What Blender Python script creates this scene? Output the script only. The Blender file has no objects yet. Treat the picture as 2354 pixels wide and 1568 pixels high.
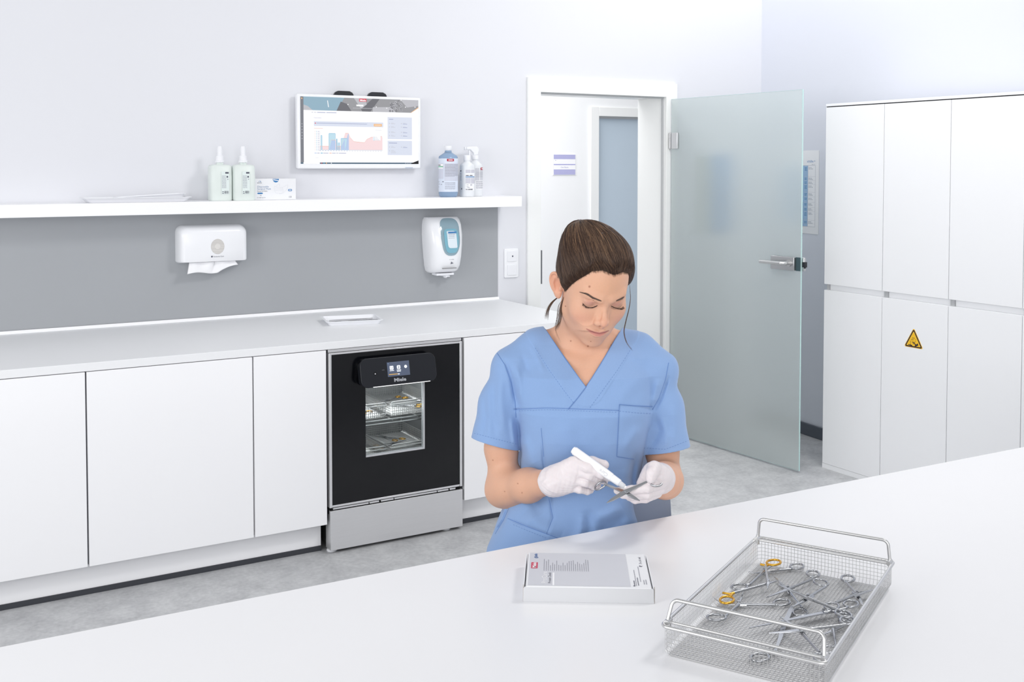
import bpy, bmesh, math, random
import numpy as np
from mathutils import Vector, Matrix, Euler
from mathutils.bvhtree import BVHTree
random.seed(7); rng = np.random.default_rng(7)
PI = math.pi
SC = bpy.context.scene
COL = SC.collection

# ------------------------------------------------------------------ camera
FPX, CYP, PITCH, YAW = 2480.67, 476.35, -0.0381, 0.529
CAM = np.array([-1.5111, -4.0281, 1.5443])
FW = np.array([math.sin(YAW)*math.cos(PITCH), math.cos(YAW)*math.cos(PITCH), math.sin(PITCH)])
RT = np.array([math.cos(YAW), -math.sin(YAW), 0.0])
UP = np.cross(RT, FW)
cd = bpy.data.cameras.new('camera'); cam = bpy.data.objects.new('camera', cd); COL.objects.link(cam)
cd.sensor_width = 36.0; cd.sensor_fit = 'HORIZONTAL'
cd.lens = FPX*36.0/2354.0
cd.shift_y = (CYP-784.0)/2354.0
cd.clip_start = 0.02
cam.matrix_world = Matrix(((RT[0], UP[0], -FW[0], CAM[0]), (RT[1], UP[1], -FW[1], CAM[1]),
                           (RT[2], UP[2], -FW[2], CAM[2]), (0, 0, 0, 1)))
SC.camera = cam
#ZOOMHOOK

SC.view_settings.view_transform = 'Standard'
SC.view_settings.look = 'None'
SC.view_settings.gamma = 1.0
SC.view_settings.exposure = -0.10
SC.cycles.max_bounces = 8
SC.cycles.transmission_bounces = 10
SC.cycles.transparent_max_bounces = 12
SC.cycles.caustics_reflective = False
SC.cycles.caustics_refractive = True
SC.cycles.blur_glossy = 1.0
SC.cycles.sample_clamp_indirect = 6.0

# ------------------------------------------------------------------ materials
def lin(c):
    return tuple(((v/255.0)/12.92 if v/255.0 <= 0.04045 else ((v/255.0+0.055)/1.055)**2.4) for v in c[:3]) + (1.0,)
MATS = {}
def mat(name, rgb, rough=0.5, metal=0.0, spec=0.5, trans=0.0, ior=1.45, emit=None, estr=0.0, noise=0.04, nscale=30.0,
        bump=0.0, bscale=200.0, coat=0.0, sss=0.0, stretch=None, attr=None, sheen=0.0, alpha=1.0):
    if name in MATS: return MATS[name]
    m = bpy.data.materials.new(name); m.use_nodes = True
    nt = m.node_tree; b = nt.nodes['Principled BSDF']; L = nt.links.new
    c = lin(rgb)
    b.inputs['Base Color'].default_value = c
    b.inputs['Roughness'].default_value = rough
    b.inputs['Metallic'].default_value = metal
    b.inputs['Specular IOR Level'].default_value = spec
    b.inputs['Transmission Weight'].default_value = trans
    b.inputs['IOR'].default_value = ior
    b.inputs['Coat Weight'].default_value = coat
    b.inputs['Sheen Weight'].default_value = sheen
    b.inputs['Alpha'].default_value = alpha
    if sss:
        b.inputs['Subsurface Weight'].default_value = sss
        b.inputs['Subsurface Radius'].default_value = (0.010, 0.004, 0.002)
        b.inputs['Subsurface Scale'].default_value = 0.5
    tc = nt.nodes.new('ShaderNodeTexCoord'); mp = nt.nodes.new('ShaderNodeMapping')
    L(tc.outputs['Object'], mp.inputs['Vector'])
    if stretch: mp.inputs['Scale'].default_value = stretch
    if noise > 0 and emit is None:
        n = nt.nodes.new('ShaderNodeTexNoise'); n.inputs['Scale'].default_value = nscale; n.inputs['Detail'].default_value = 4
        L(mp.outputs['Vector'], n.inputs['Vector'])
        r = nt.nodes.new('ShaderNodeMapRange'); r.inputs['To Min'].default_value = 1-noise; r.inputs['To Max'].default_value = 1+noise*0.5
        L(n.outputs['Fac'], r.inputs['Value'])
        mx = nt.nodes.new('ShaderNodeMix'); mx.data_type = 'RGBA'; mx.blend_type = 'MULTIPLY'; mx.inputs[0].default_value = 1.0
        if attr:
            at = nt.nodes.new('ShaderNodeAttribute'); at.attribute_name = attr
            L(at.outputs['Color'], mx.inputs[6])
        else:
            mx.inputs[6].default_value = c
        L(r.outputs['Result'], mx.inputs[7]); L(mx.outputs[2], b.inputs['Base Color'])
    if bump > 0:
        n2 = nt.nodes.new('ShaderNodeTexNoise'); n2.inputs['Scale'].default_value = bscale; n2.inputs['Detail'].default_value = 3
        L(mp.outputs['Vector'], n2.inputs['Vector'])
        bp = nt.nodes.new('ShaderNodeBump'); bp.inputs['Strength'].default_value = bump; bp.inputs['Distance'].default_value = 0.001
        L(n2.outputs['Fac'], bp.inputs['Height']); L(bp.outputs['Normal'], b.inputs['Normal'])
    if emit is not None:
        b.inputs['Emission Color'].default_value = lin(emit); b.inputs['Emission Strength'].default_value = estr
    MATS[name] = m
    return m

M_WALL = mat('wall_paint', (227, 228, 233), 0.75, noise=0.012, nscale=2.0, bump=0.05, bscale=90)
M_WALLR = mat('wall_paint_cool', (224, 227, 236), 0.75, noise=0.012, nscale=2.0, bump=0.05, bscale=90)
M_LAM = mat('white_laminate', (250, 250, 252), 0.32, noise=0.008, nscale=3.0)
M_LAMR = mat('white_laminate_tall', (249, 250, 252), 0.35, noise=0.008, nscale=3.0)
M_CARC = mat('carcass_grey', (120, 124, 132), 0.6)  # dark grey paints in the shade of the narrow door gaps
M_TOP = mat('worktop_grey_white', (240, 241, 243), 0.4, noise=0.015, nscale=60)
M_TABLE = mat('table_white', (240, 240, 242), 0.32, noise=0.008, nscale=5)
M_PANEL = mat('grey_splash', (166, 169, 173), 0.35, noise=0.05, nscale=1.6)
M_BLACKSTRIP = mat('dark_sealing_strip', (62, 64, 70), 0.5)
M_BASEB = mat('slate_baseboard', (92, 98, 108), 0.5)
M_TRIM = mat('door_lacquer', (246, 247, 246), 0.3, noise=0.006)
M_SEAL = mat('grey_seal', (190, 192, 194), 0.6)
M_STEEL = mat('brushed_steel', (196, 196, 198), 0.32, metal=1.0, noise=0.10, nscale=8, stretch=(1, 40, 40))
M_TRIMST = mat('bright_trim_steel', (234, 234, 236), 0.3, metal=0.65, noise=0.03)
M_STEELH = mat('brushed_steel_side', (200, 201, 203), 0.30, metal=1.0, noise=0.08, nscale=12, stretch=(1, 1, 60))
M_WIRE = mat('wire_steel', (214, 214, 214), 0.34, metal=1.0, noise=0.03)
M_INSTR = mat('instrument_steel', (178, 180, 184), 0.22, metal=1.0, noise=0.05, nscale=60)
M_GOLD = mat('gold_plating', (232, 178, 74), 0.22, metal=1.0, noise=0.05, nscale=60)
M_BLACKG = mat('black_glass', (13, 14, 18), 0.15, spec=0.5, noise=0.02)
M_BLACKP = mat('black_panel', (30, 32, 38), 0.3, spec=0.35, noise=0.03)
M_BLACK = mat('black_plastic', (34, 36, 42), 0.35)
M_GAP = mat('gap_shade', (26, 27, 30), 0.8)  # near-black fill that paints the shade inside gaps
M_PLAST = mat('white_plastic', (244, 245, 248), 0.22, noise=0.006, coat=0.2)
M_PLASTB = mat('white_plastic_matte', (240, 241, 245), 0.45, noise=0.008)
M_PAPER = mat('white_paper', (246, 246, 248), 0.85, noise=0.02, nscale=60, bump=0.2, bscale=120)
M_CARD = mat('white_card', (236, 237, 240), 0.6, noise=0.015)
M_INK = mat('dark_ink', (88, 90, 104), 0.6)
M_INKL = mat('pale_ink', (168, 170, 182), 0.6)
M_RED = mat('logo_red', (176, 32, 62), 0.45)
M_WHITEINK = mat('white_ink', (250, 250, 252), 0.5)
M_BLUEINK = mat('blue_ink', (70, 130, 186), 0.5)
M_SKYINK = mat('light_blue_ink', (168, 200, 230), 0.6)
M_GREENINK = mat('green_ink', (70, 178, 130), 0.5)
M_LILAC = mat('lilac_ink', (182, 182, 222), 0.5)
M_YELLOW = mat('warning_yellow', (253, 200, 44), 0.5)
M_BLACKINK = mat('black_ink', (58, 44, 46), 0.5)
M_GREY = mat('label_grey', (206, 207, 214), 0.5)

# ------------------------------------------------------------------ mesh builder
def nrm(v):
    v = np.asarray(v, float); return v/np.linalg.norm(v)
class MB:
    def __init__(s): s.v = []; s.f = []; s.m = []; s.sm = []
    def add(s, verts, faces, mi=0, smooth=False):
        o = len(s.v); s.v += [tuple(map(float, p)) for p in verts]
        for f in faces: s.f.append([i+o for i in f]); s.m.append(mi); s.sm.append(smooth)
        return s
    def box(s, x0, x1, y0, y1, z0, z1, mi=0):
        v = [(x, y, z) for z in (z0, z1) for y in (y0, y1) for x in (x0, x1)]
        return s.add(v, [(0, 2, 3, 1), (4, 5, 7, 6), (0, 1, 5, 4), (2, 6, 7, 3), (0, 4, 6, 2), (1, 3, 7, 5)], mi)
    def quad(s, a, b, c, d, mi=0): return s.add([a, b, c, d], [(0, 1, 2, 3)], mi)
    def tube(s, pts, r, n=8, mi=0, caps=True, closed=False, smooth=True):
        P = [np.asarray(p, float) for p in pts]; N = len(P)
        rs = list(r) if hasattr(r, '__len__') else [r]*N
        T = []
        for i in range(N):
            if closed: t = P[(i+1) % N]-P[i-1]
            else: t = P[min(i+1, N-1)]-P[max(i-1, 0)]
            T.append(nrm(t) if np.linalg.norm(t) > 1e-12 else np.array([0, 0, 1.]))
        a = np.array([0, 0, 1.]) if abs(T[0][2]) < 0.9 else np.array([1., 0, 0])
        u = nrm(np.cross(T[0], a)); V = []
        for i in range(N):
            u = u-T[i]*(u@T[i]); u = nrm(u); w = np.cross(T[i], u)
            for k in range(n):
                an = 2*PI*k/n; V.append(P[i]+rs[i]*(math.cos(an)*u+math.sin(an)*w))
        F = []
        M = N if closed else N-1
        for i in range(M):
            j = (i+1) % N
            for k in range(n): F.append((i*n+k, i*n+(k+1) % n, j*n+(k+1) % n, j*n+k))
        s.add(V, F, mi, smooth)
        if caps and not closed:
            o = len(s.v)-N*n
            s.f.append([o+k for k in range(n)][::-1]); s.m.append(mi); s.sm.append(False)
            s.f.append([o+(N-1)*n+k for k in range(n)]); s.m.append(mi); s.sm.append(False)
        return s
    def lathe(s, prof, n=32, center=(0, 0, 0), axis=2, mi=0, sx=1.0, sy=1.0, power=2.0, smooth=True, caps=True):
        V = []; 
        for (r, z) in prof:
            for k in range(n):
                a = 2*PI*k/n; c, q = math.cos(a), math.sin(a)
                if power != 2.0:
                    c = math.copysign(abs(c)**(2/power), c); q = math.copysign(abs(q)**(2/power), q)
                p = [r*c*sx, r*q*sy, z]
                if axis == 1: p = [p[0], -p[2], p[1]]
                elif axis == 0: p = [p[2], p[0], p[1]]
                V.append([p[i]+center[i] for i in range(3)])
        F = []
        for i in range(len(prof)-1):
            for k in range(n): F.append((i*n+k, i*n+(k+1) % n, (i+1)*n+(k+1) % n, (i+1)*n+k))
        s.add(V, F, mi, smooth)
        if caps:
            o = len(s.v)-len(prof)*n
            s.f.append([o+k for k in range(n)][::-1]); s.m.append(mi); s.sm.append(False)
            o += (len(prof)-1)*n
            s.f.append([o+k for k in range(n)]); s.m.append(mi); s.sm.append(False)
        return s
    def prism(s, poly, o, u, v, t, mi=0, smooth=False):
        """polygon (a,b) in plane o+a*u+b*v, thickness t along u x v"""
        o = np.asarray(o, float); u = np.asarray(u, float); v = np.asarray(v, float); n = nrm(np.cross(u, v))
        N = len(poly)
        V = [o+a*u+b*v for a, b in poly]+[o+a*u+b*v+n*t for a, b in poly]
        F = [list(range(N))[::-1], [N+i for i in range(N)]]
        F += [(i, (i+1) % N, N+(i+1) % N, N+i) for i in range(N)]
        return s.add(V, F, mi, smooth)
    def flat(s, poly, o, u, v, mi=0):
        o = np.asarray(o, float); u = np.asarray(u, float); v = np.asarray(v, float)
        return s.add([o+a*u+b*v for a, b in poly], [list(range(len(poly)))], mi)
    def rect(s, a0, a1, b0, b1, o, u, v, mi=0): return s.flat([(a0, b0), (a1, b0), (a1, b1), (a0, b1)], o, u, v, mi)
    def text(s, txt, size, o, u, v, mi=0, align='LEFT', bold=0.0, sx=1.0, fit=None):
        c = bpy.data.curves.new('txt', 'FONT'); c.body = txt; c.size = size; c.align_x = align; c.resolution_u = 2
        if bold: c.offset = bold*size
        ob = bpy.data.objects.new('txt', c); me = ob.to_mesh()
        o = np.asarray(o, float); u = np.asarray(u, float); v = np.asarray(v, float)
        if fit and len(me.vertices):
            xs = [p.co.x for p in me.vertices]; sx = fit/(max(xs)-min(xs)+1e-9)
        V = [o+p.co.x*sx*u+p.co.y*v for p in me.vertices]
        s.add(V, [list(p.vertices) for p in me.polygons], mi)
        ob.to_mesh_clear(); bpy.data.objects.remove(ob); bpy.data.curves.remove(c)
        return s
    def greek(s, a0, a1, b, h, o, u, v, mi=0, fill=0.85):
        """one line of unreadable small print: word-length dashes"""
        a = a0
        end = a0+(a1-a0)*fill
        while a < end:
            w = min(h*random.uniform(1.2, 4.0), end-a)
            s.rect(a, a+w, b, b+h, o, u, v, mi); a += w+h*0.8
        return s
    def xf(s, M, start=0):
        M = np.array(M); 
        if s.v[start:]:
            V = np.array(s.v[start:]); V = V@M[:3, :3].T+M[:3, 3]; s.v[start:] = [tuple(p) for p in V]
        return s
    def merge(s, other, M=None):
        V = other.v
        if M is not None:
            A = np.array(other.v); M = np.array(M); V = A@M[:3, :3].T+M[:3, 3]
        o = len(s.v); s.v += [tuple(p) for p in V]
        for f, m, q in zip(other.f, other.m, other.sm): s.f.append([i+o for i in f]); s.m.append(m); s.sm.append(q)
        return s
    def build(s, name, mats, parent=None, local=False, bevel=0.0, seg=2, label=None, subd=0, angle=None, sharp=62):
        me = bpy.data.meshes.new(name)
        V = s.v
        if parent is not None and not local:
            iv = WORLD[parent.name].inverted(); A = np.array(iv); V = np.array(V)@A[:3, :3].T+A[:3, 3]; V = V.tolist()
        me.from_pydata(V, [], s.f); me.update()
        if not isinstance(mats, (list, tuple)): mats = [mats]
        for m in mats: me.materials.append(m)
        me.polygons.foreach_set('material_index', s.m)
        sm = s.sm
        if bevel: sm = [True]*len(s.f)
        me.polygons.foreach_set('use_smooth', sm)
        if any(sm):
            try: me.set_sharp_from_angle(angle=math.radians(sharp))
            except Exception: pass
        me.validate()
        o = bpy.data.objects.new(name, me); COL.objects.link(o)
        if bevel:
            b = o.modifiers.new('bevel', 'BEVEL'); b.width = bevel; b.segments = seg; b.limit_method = 'ANGLE'; b.angle_limit = math.radians(40)
        if subd:
            q = o.modifiers.new('subd', 'SUBSURF'); q.levels = subd; q.render_levels = subd
        if parent is not None:
            o.parent = parent; WORLD[o.name] = WORLD[parent.name]
        else:
            WORLD[o.name] = Matrix.Identity(4)
        if label: o['label'] = label
        return o
WORLD = {}
def thing(name, label, cat, loc=(0, 0, 0), rz=0.0, group=None, M=None):
    o = bpy.data.objects.new(name, None); COL.objects.link(o); o.empty_display_size = 0.05
    M = M if M is not None else Matrix.Translation(Vector(loc)) @ Matrix.Rotation(rz, 4, 'Z')
    o.matrix_world = M; WORLD[o.name] = M.copy()
    return tag(o, label, cat, group)
def tag(o, label, cat, group=None):
    o['label'] = label; o['category'] = cat
    if group: o['group'] = group
    return o
def struct(o): o['kind'] = 'structure'; return o
def copy_thing(r, M, label, group=None):
    c = r.copy(); COL.objects.link(c); c.matrix_world = M; WORLD[c.name] = M.copy(); c['label'] = label
    if group: c['group'] = group
    for ch in list(r.children):
        d = ch.copy(); COL.objects.link(d); d.parent = c; WORLD[d.name] = M.copy()
        for g in list(ch.children):
            e = g.copy(); COL.objects.link(e); e.parent = d; WORLD[e.name] = M.copy()
    return c
X, Y, Z = np.array([1., 0, 0]), np.array([0, 1., 0]), np.array([0, 0, 1.])
def fillet(pts, r, n=6):
    """polyline with rounded corners"""
    P = [np.asarray(p, float) for p in pts]; out = [P[0]]
    for a, b_, c in zip(P[:-2], P[1:-1], P[2:]):
        u = nrm(a-b_); v = nrm(c-b_); an = math.acos(max(-1, min(1, float(u@v)))); d = r/math.tan(an/2)
        s0 = b_+u*d; s1 = b_+v*d; ctr = b_+nrm(u+v)*r/math.sin(an/2)
        for k in range(n+1):
            t = k/n; q = s0*(1-t)+s1*t-ctr; out.append(ctr+nrm(q)*r)
    out.append(P[-1]); return out
def rrect(w, h, r, n=6, cx=0, cy=0):
    """rounded rectangle outline"""
    P = []
    for (sx, sy, a0) in ((1, 1, 0), (-1, 1, 90), (-1, -1, 180), (1, -1, 270)):
        for k in range(n+1):
            a = math.radians(a0+90*k/n)
            P.append((cx+sx*(w/2-r)+r*math.cos(a), cy+sy*(h/2-r)+r*math.sin(a)))
    return P
def circ(r, n=24, cx=0, cy=0, ry=None): 
    return [(cx+r*math.cos(2*PI*k/n), cy+(ry or r)*math.sin(2*PI*k/n)) for k in range(n)]
def bez(pts, n=8):
    """Catmull-Rom through pts"""
    P = [np.asarray(p, float) for p in pts]; out = []
    for i in range(len(P)-1):
        p0 = P[max(i-1, 0)]; p1 = P[i]; p2 = P[i+1]; p3 = P[min(i+2, len(P)-1)]
        for k in range(n):
            t = k/n
            out.append(0.5*((2*p1)+(p2-p0)*t+(2*p0-5*p1+4*p2-p3)*t*t+(3*p1-p0-3*p2+p3)*t**3))
    out.append(P[-1]); return out
# ================================================================== room shell
m = mat('floor_vinyl', (172, 173, 175), 0.45)
nt = m.node_tree; b = nt.nodes['Principled BSDF']
tc = nt.nodes.new('ShaderNodeTexCoord')
na = nt.nodes.new('ShaderNodeTexNoise'); na.inputs['Scale'].default_value = 7; na.inputs['Detail'].default_value = 9; na.inputs['Roughness'].default_value = 0.68
nb = nt.nodes.new('ShaderNodeTexNoise'); nb.inputs['Scale'].default_value = 60; nb.inputs['Detail'].default_value = 6
nt.links.new(tc.outputs['Object'], na.inputs['Vector']); nt.links.new(tc.outputs['Object'], nb.inputs['Vector'])
ad = nt.nodes.new('ShaderNodeMath'); ad.operation = 'MULTIPLY_ADD'; ad.inputs[1].default_value = 0.45
nt.links.new(nb.outputs['Fac'], ad.inputs[0]); nt.links.new(na.outputs['Fac'], ad.inputs[2])
cr = nt.nodes.new('ShaderNodeValToRGB')
cr.color_ramp.elements[0].position = 0.5; cr.color_ramp.elements[0].color = lin((172, 173, 176))
cr.color_ramp.elements[1].position = 0.98; cr.color_ramp.elements[1].color = lin((214, 215, 216))
nt.links.new(ad.outputs[0], cr.inputs['Fac']); nt.links.new(cr.outputs['Color'], b.inputs['Base Color'])
M_FLOOR = m
struct(MB().box(-4.5, 8.0, -6.0, 6.2, -0.1, 0.0).build('floor', M_FLOOR))

WY = 0.87
DX0, DX1, DZ = 1.50, 2.38, 1.955
w = MB()
w.box(-4.5, DX0, WY, WY+0.25, 0, 3.0); w.box(DX1, 3.30, WY, WY+0.25, 0, 3.0); w.box(DX0, DX1, WY, WY+0.25, DZ, 3.0)
struct(w.build('wall_back', M_WALL))
# right wall, a few degrees off square
RA = np.array([3.100, 0.87]); RD = nrm(np.array([-0.090, -1.0]))
def rw(t, off=0.0, z=0.0):
    n = np.array([RD[1], -RD[0]])   # towards the room (-x)
    p = RA+RD*t+n*off; return np.array([p[0], p[1], z])
w = MB()
q = [rw(-0.3), rw(4.6), rw(4.6, -0.2), rw(-0.3, -0.2)]
w.prism([(p[0], p[1]) for p in q], (0, 0, 0), X, Y, 3.0)
struct(w.build('wall_right', M_WALLR))
w = MB(); q = [rw(0.0, 0.001), rw(0.0, 0.016), rw(0.6, 0.016), rw(0.6, 0.001)]
w.prism([(p[0], p[1]) for p in q][::-1], (0, 0, 0), X, Y, 0.068)
struct(w.build('baseboard_right', M_BASEB, bevel=0.003))

# corridor beyond the doorway
FY = 3.6
D2 = 3.716
w = MB(); w.box(-0.5, D2+0.05, FY, FY+0.2, 0, 3.0); w.box(D2+1.0, 7.5, FY, FY+0.2, 0, 3.0); w.box(D2+0.05, D2+1.0, FY, FY+0.2, 1.98, 3.0)
struct(w.build('wall_corridor', mat('wall_paint_corridor', (247, 248, 249), 0.7, noise=0.01, nscale=2)))
t2 = MB()
t2.box(D2, D2+0.085, FY-0.02, FY-0.001, 0, 2.05); t2.box(D2+0.985, D2+1.07, FY-0.02, FY-0.001, 0, 2.05); t2.box(D2+0.085, D2+0.985, FY-0.02, FY-0.001, 1.972, 2.05)
struct(t2.build('trim_2', M_TRIM, bevel=0.003))
dd = MB().box(D2+0.088, D2+0.98, FY+0.05, FY+0.09, 0.008, 1.962)
d2 = struct(dd.build('door_2', mat('blue_satin_glass_panel', (196, 211, 224), 0.28, noise=0.05, nscale=1.2, spec=0.4)))
d2['label'] = 'pale blue satin glass door in the corridor seen through the doorway'
t2 = MB(); t2.box(D2+0.06, D2+0.99, FY+0.03, FY+0.095, 1.955, 1.979)
struct(t2.build('trim_3', M_SEAL))

# door frame of this room
t = MB()
t.box(1.440, 1.520, WY-0.018, WY-0.001, 0, 2.014); t.box(2.362, 2.440, WY-0.018, WY-0.001, 0, 2.014); t.box(1.520, 2.362, WY-0.018, WY-0.001, 1.937, 2.014)
t.box(1.501, 1.520, WY-0.001, WY+0.252, 0, 1.937); t.box(2.362, 2.379, WY-0.001, WY+0.252, 0, 1.937); t.box(1.501, 2.379, WY-0.001, WY+0.252, 1.937, 1.954)
f1 = struct(t.build('trim_1', M_TRIM, bevel=0.0015))
t = MB(); t.box(2.3535, 2.3620, WY+0.005, WY+0.02, 0, 1.937); t.box(1.520, 1.5285, WY+0.005, WY+0.02, 0, 1.937); t.box(1.5285, 2.3535, WY+0.005, WY+0.02, 1.9285, 1.937)
t.build('seal', M_SEAL, f1)
t = MB(); t.box(1.5202, 1.5290, WY-0.0175, WY+0.004, 0.915, 1.095)
t.build('strike_plate', mat('strike_plate_grey', (128, 130, 134), 0.4, metal=0.5), f1, label='narrow steel strike plate on the left jamb')

# satin glass door leaf, standing open
H0 = np.array([2.392, 0.842]); H1 = np.array([2.452, -0.115])
GU = nrm(H1-H0); GL = float(np.linalg.norm(H1-H0)); GN = np.array([-GU[1], GU[0]])   # GN points to +x?
if GN[0] > 0: GN = -GN            # towards the camera side (-x)
def gp(t, off, z): p = H0+GU*t+GN*off; return np.array([p[0], p[1], z])
GU3 = np.array([GU[0], GU[1], 0]); GN3 = np.array([GN[0], GN[1], 0])
mg = mat('satin_glass', (246, 254, 253), 0.28, trans=0.72, ior=1.45, spec=0.5, noise=0.0)
md = struct(thing('door_1', 'satin glass door standing open beside the tall cabinets', 'door', (H0[0], H0[1], 0)))
def gbox(t0, t1, o0, o1, z0, z1, mb=None):
    mb = mb or MB()
    V = [gp(t_, o_, z_) for z_ in (z0, z1) for o_ in (o0, o1) for t_ in (t0, t1)]
    return mb.add(V, [(1, 3, 2, 0), (6, 7, 5, 4), (4, 5, 1, 0), (3, 7, 6, 2), (2, 6, 4, 0), (5, 7, 3, 1)])
gbox(0.0, GL-0.0015, -0.004, 0.004, 0.0115, 1.9235).build('glass_panel', mg, md)
e = MB(); gbox(GL-0.0013, GL, -0.004, 0.004, 0.010, 1.925, e); gbox(0, GL-0.0015, -0.004, 0.004, 0.010, 0.0113, e); gbox(0, GL-0.0015, -0.004, 0.004, 1.9237, 1.925, e)
e.build('polished_edge', mat('glass_edge_cyan', (196, 226, 224), 0.15, noise=0.0), md)
for z in (1.688, 0.26):
    h = MB(); gbox(0.012, 0.062, 0.0045, 0.016, z-0.046, z+0.046, h); gbox(0.012, 0.062, -0.016, -0.0045, z-0.046, z+0.046, h)
    ho = h.build('hinge', mat('hinge_light_steel', (226, 227, 229), 0.3, metal=0.4), md, bevel=0.003)
    k = MB(); k.tube([gp(-0.004, 0.008, z-0.045), gp(-0.004, 0.008, z+0.045)], 0.007, 12); gbox(-0.016, -0.006, -0.010, 0.002, z-0.045, z+0.045, k)
    k.build('hinge_pin', M_STEELH, ho)
# lock case and lever
zc = 1.053
lk = MB(); gbox(GL-0.185, GL-0.030, 0.0045, 0.022, zc-0.034, zc+0.034, lk)
lo = lk.build('lock_case', M_STEEL, md, bevel=0.003)
lv = MB(); c0 = gp(GL-0.060, 0.022, zc+0.004)
lv.tube([c0, c0+GN3*0.006], 0.017, 20)
lv.tube(bez([c0+GN3*0.004, c0+GN3*0.030, c0+GN3*0.046-GU3*0.012, c0+GN3*0.050-GU3*0.030, c0+GN3*0.050-GU3*0.150], 6), 0.0095, 14)
lv.build('lever', M_WIRE, lo)
lk = MB(); gbox(GL-0.029, GL-0.002, 0.0045, 0.008, zc-0.034, zc+0.034, lk)
lk.build('lock_gasket', mat('dark_petrol_gasket', (64, 86, 92), 0.4), lo)
lk = MB(); gbox(GL-0.185, GL+0.012, -0.022, -0.0045, zc-0.034, zc+0.034, lk)
lk.build('rear_lock_case', M_STEELH, md, bevel=0.004)
lk = MB(); gbox(GL+0.0005, GL+0.020, -0.020, -0.003, zc-0.015, zc+0.012, lk); gbox(GL+0.0005, GL+0.014, -0.018, -0.005, zc-0.021, zc-0.0155, lk)
lk.build('latch_bolt', M_BLACK, lo, bevel=0.002)

# grey splash panel under the shelf (fixed to the wall)
sp = MB().box(-1.62, 1.263, WY-0.006, WY-0.0005, 0.8625, 1.3385).build('splash_panel', M_PANEL)
tag(sp, 'smooth mid grey splash panel on the wall between worktop and shelf', 'wall panel')
sh = MB().box(-1.62, 1.285, 0.655, WY-0.0005, 1.339, 1.3915).build('wall_shelf', M_LAM, bevel=0.0015)
tag(sh, 'long white wall shelf holding the bottles and mask box', 'shelf')

# ================================================================== base cabinets
def base_cabinet(x0, x1, label):
    t = thing('base_cabinet', label, 'cabinet', ((x0+x1)/2, 0.3, 0), group='handleless white base cabinets under the worktop')
    MB().box(x0+0.001, x1-0.001, 0.0205, 0.84, 0.1215, 0.817).build('carcass', M_CARC, t)
    MB().box(x0+0.0028, x1-0.0028, 0.0, 0.019, 0.120, 0.8165).build('door', M_LAM, t, bevel=0.0012)
    return t
base_cabinet(-1.5, -0.9, 'white base cabinet cut off by the left frame edge')
base_cabinet(-0.9, -0.3, 'widest white base cabinet, between the left frame edge and the narrow one')
base_cabinet(-0.3, -0.004, 'narrow white base cabinet directly left of the black dishwasher')
base_cabinet(0.606, 1.262, 'white base cabinet right of the dishwasher, behind the woman')
def plinth(x0, x1, label):
    t = thing('plinth', label, 'plinth', ((x0+x1)/2, 0.06, 0))
    MB().box(x0, x1, 0.060, 0.078, 0.020, 0.1185).build('board', M_LAM, t)
    MB().box(x0, x1, 0.056, 0.080, 0.0, 0.0195).build('sealing_strip', M_BLACKSTRIP, t)
plinth(-1.5, -0.012, 'white plinth with dark bottom strip, left of the dishwasher')
plinth(0.610, 1.262, 'white plinth with dark bottom strip, right of the dishwasher')
t = thing('worktop', 'long grey white worktop over the base cabinets', 'worktop', (0, 0.4, 0.819))
MB().box(-1.62, 1.27, 0.0, 0.8555, 0.819, 0.849).build('slab', M_TOP, t, bevel=0.0015)
MB().box(-1.62, 1.268, 0.8555, WY-0.0065, 0.8355, 0.862).build('upstand', M_LAM, t, bevel=0.002)

# ================================================================== tall cabinets
CX = 2.626
ys = [-0.100, -0.4695, -0.842, -1.208, -1.576]
labs = ['tall white cupboard nearest the glass door, far left of the row',
        'tall white cupboard with the yellow warning sign on its lower door',
        'tall white cupboard between the sign bearing cupboard and the right frame edge',
        'tall white cupboard almost wholly outside the right frame edge']
for i in range(4):
    a, c = ys[i], ys[i+1]
    t = thing('tall_cupboard', labs[i], 'cupboard', (CX+0.2, (a+c)/2, 0), group='row of handleless tall white cupboards')
    cc = MB()
    cc.box(CX+0.0205, CX+0.034, c+0.001, a-0.001, 0.025, 0.9145); cc.box(CX+0.0205, CX+0.034, c+0.001, a-0.001, 0.945, 1.8435)
    cc.box(CX+0.0345, CX+0.23, c+0.001, a-0.001, 0.025, 1.8435)
    cc.build('carcass', M_LAMR, t)
    u = MB().box(CX, CX+0.019, c+0.0018, a-0.0018, 0.945, 1.8405).build('upper_door', M_LAMR, t, bevel=0.001)
    MB().box(CX, CX+0.019, c+0.0018, a-0.0018, 0.0255, 0.9145).build('lower_door', M_LAMR, t, bevel=0.001)
    d = MB(); d.box(CX+0.014, CX+0.034, a-0.022, a-0.008, 0.9148, 0.9447)
    if i: d.box(CX+0.014, CX+0.034, a-0.0075, a-0.0015, 0.9148, 0.9447)
    d.build('grip_spacer', M_SEAL, t)
    d = MB().box(CX+0.022, CX+0.0345, c+0.001, a-0.0235, 0.9147, 0.9448).build('grip_channel', M_LAMR, t)
    MB().box(CX+0.003, CX+0.030, c+0.004, a-0.004, 1.8408, 1.8449).build('shadow_gap', M_GAP, t)  # dark filler strip painting the shade under the cover board
tag(MB().box(CX, CX+0.23, ys[-1], ys[0], 1.8452, 1.858).build('cover_board', M_LAMR, bevel=0.001), 'thin white cover board lying on the row of tall cupboards', 'board')
tag(MB().box(CX+0.001, CX+0.23, ys[-1], ys[0], 0.0, 0.0245).build('cupboard_plinth', M_LAMR), 'low white plinth under the row of tall cupboards', 'plinth')

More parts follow.
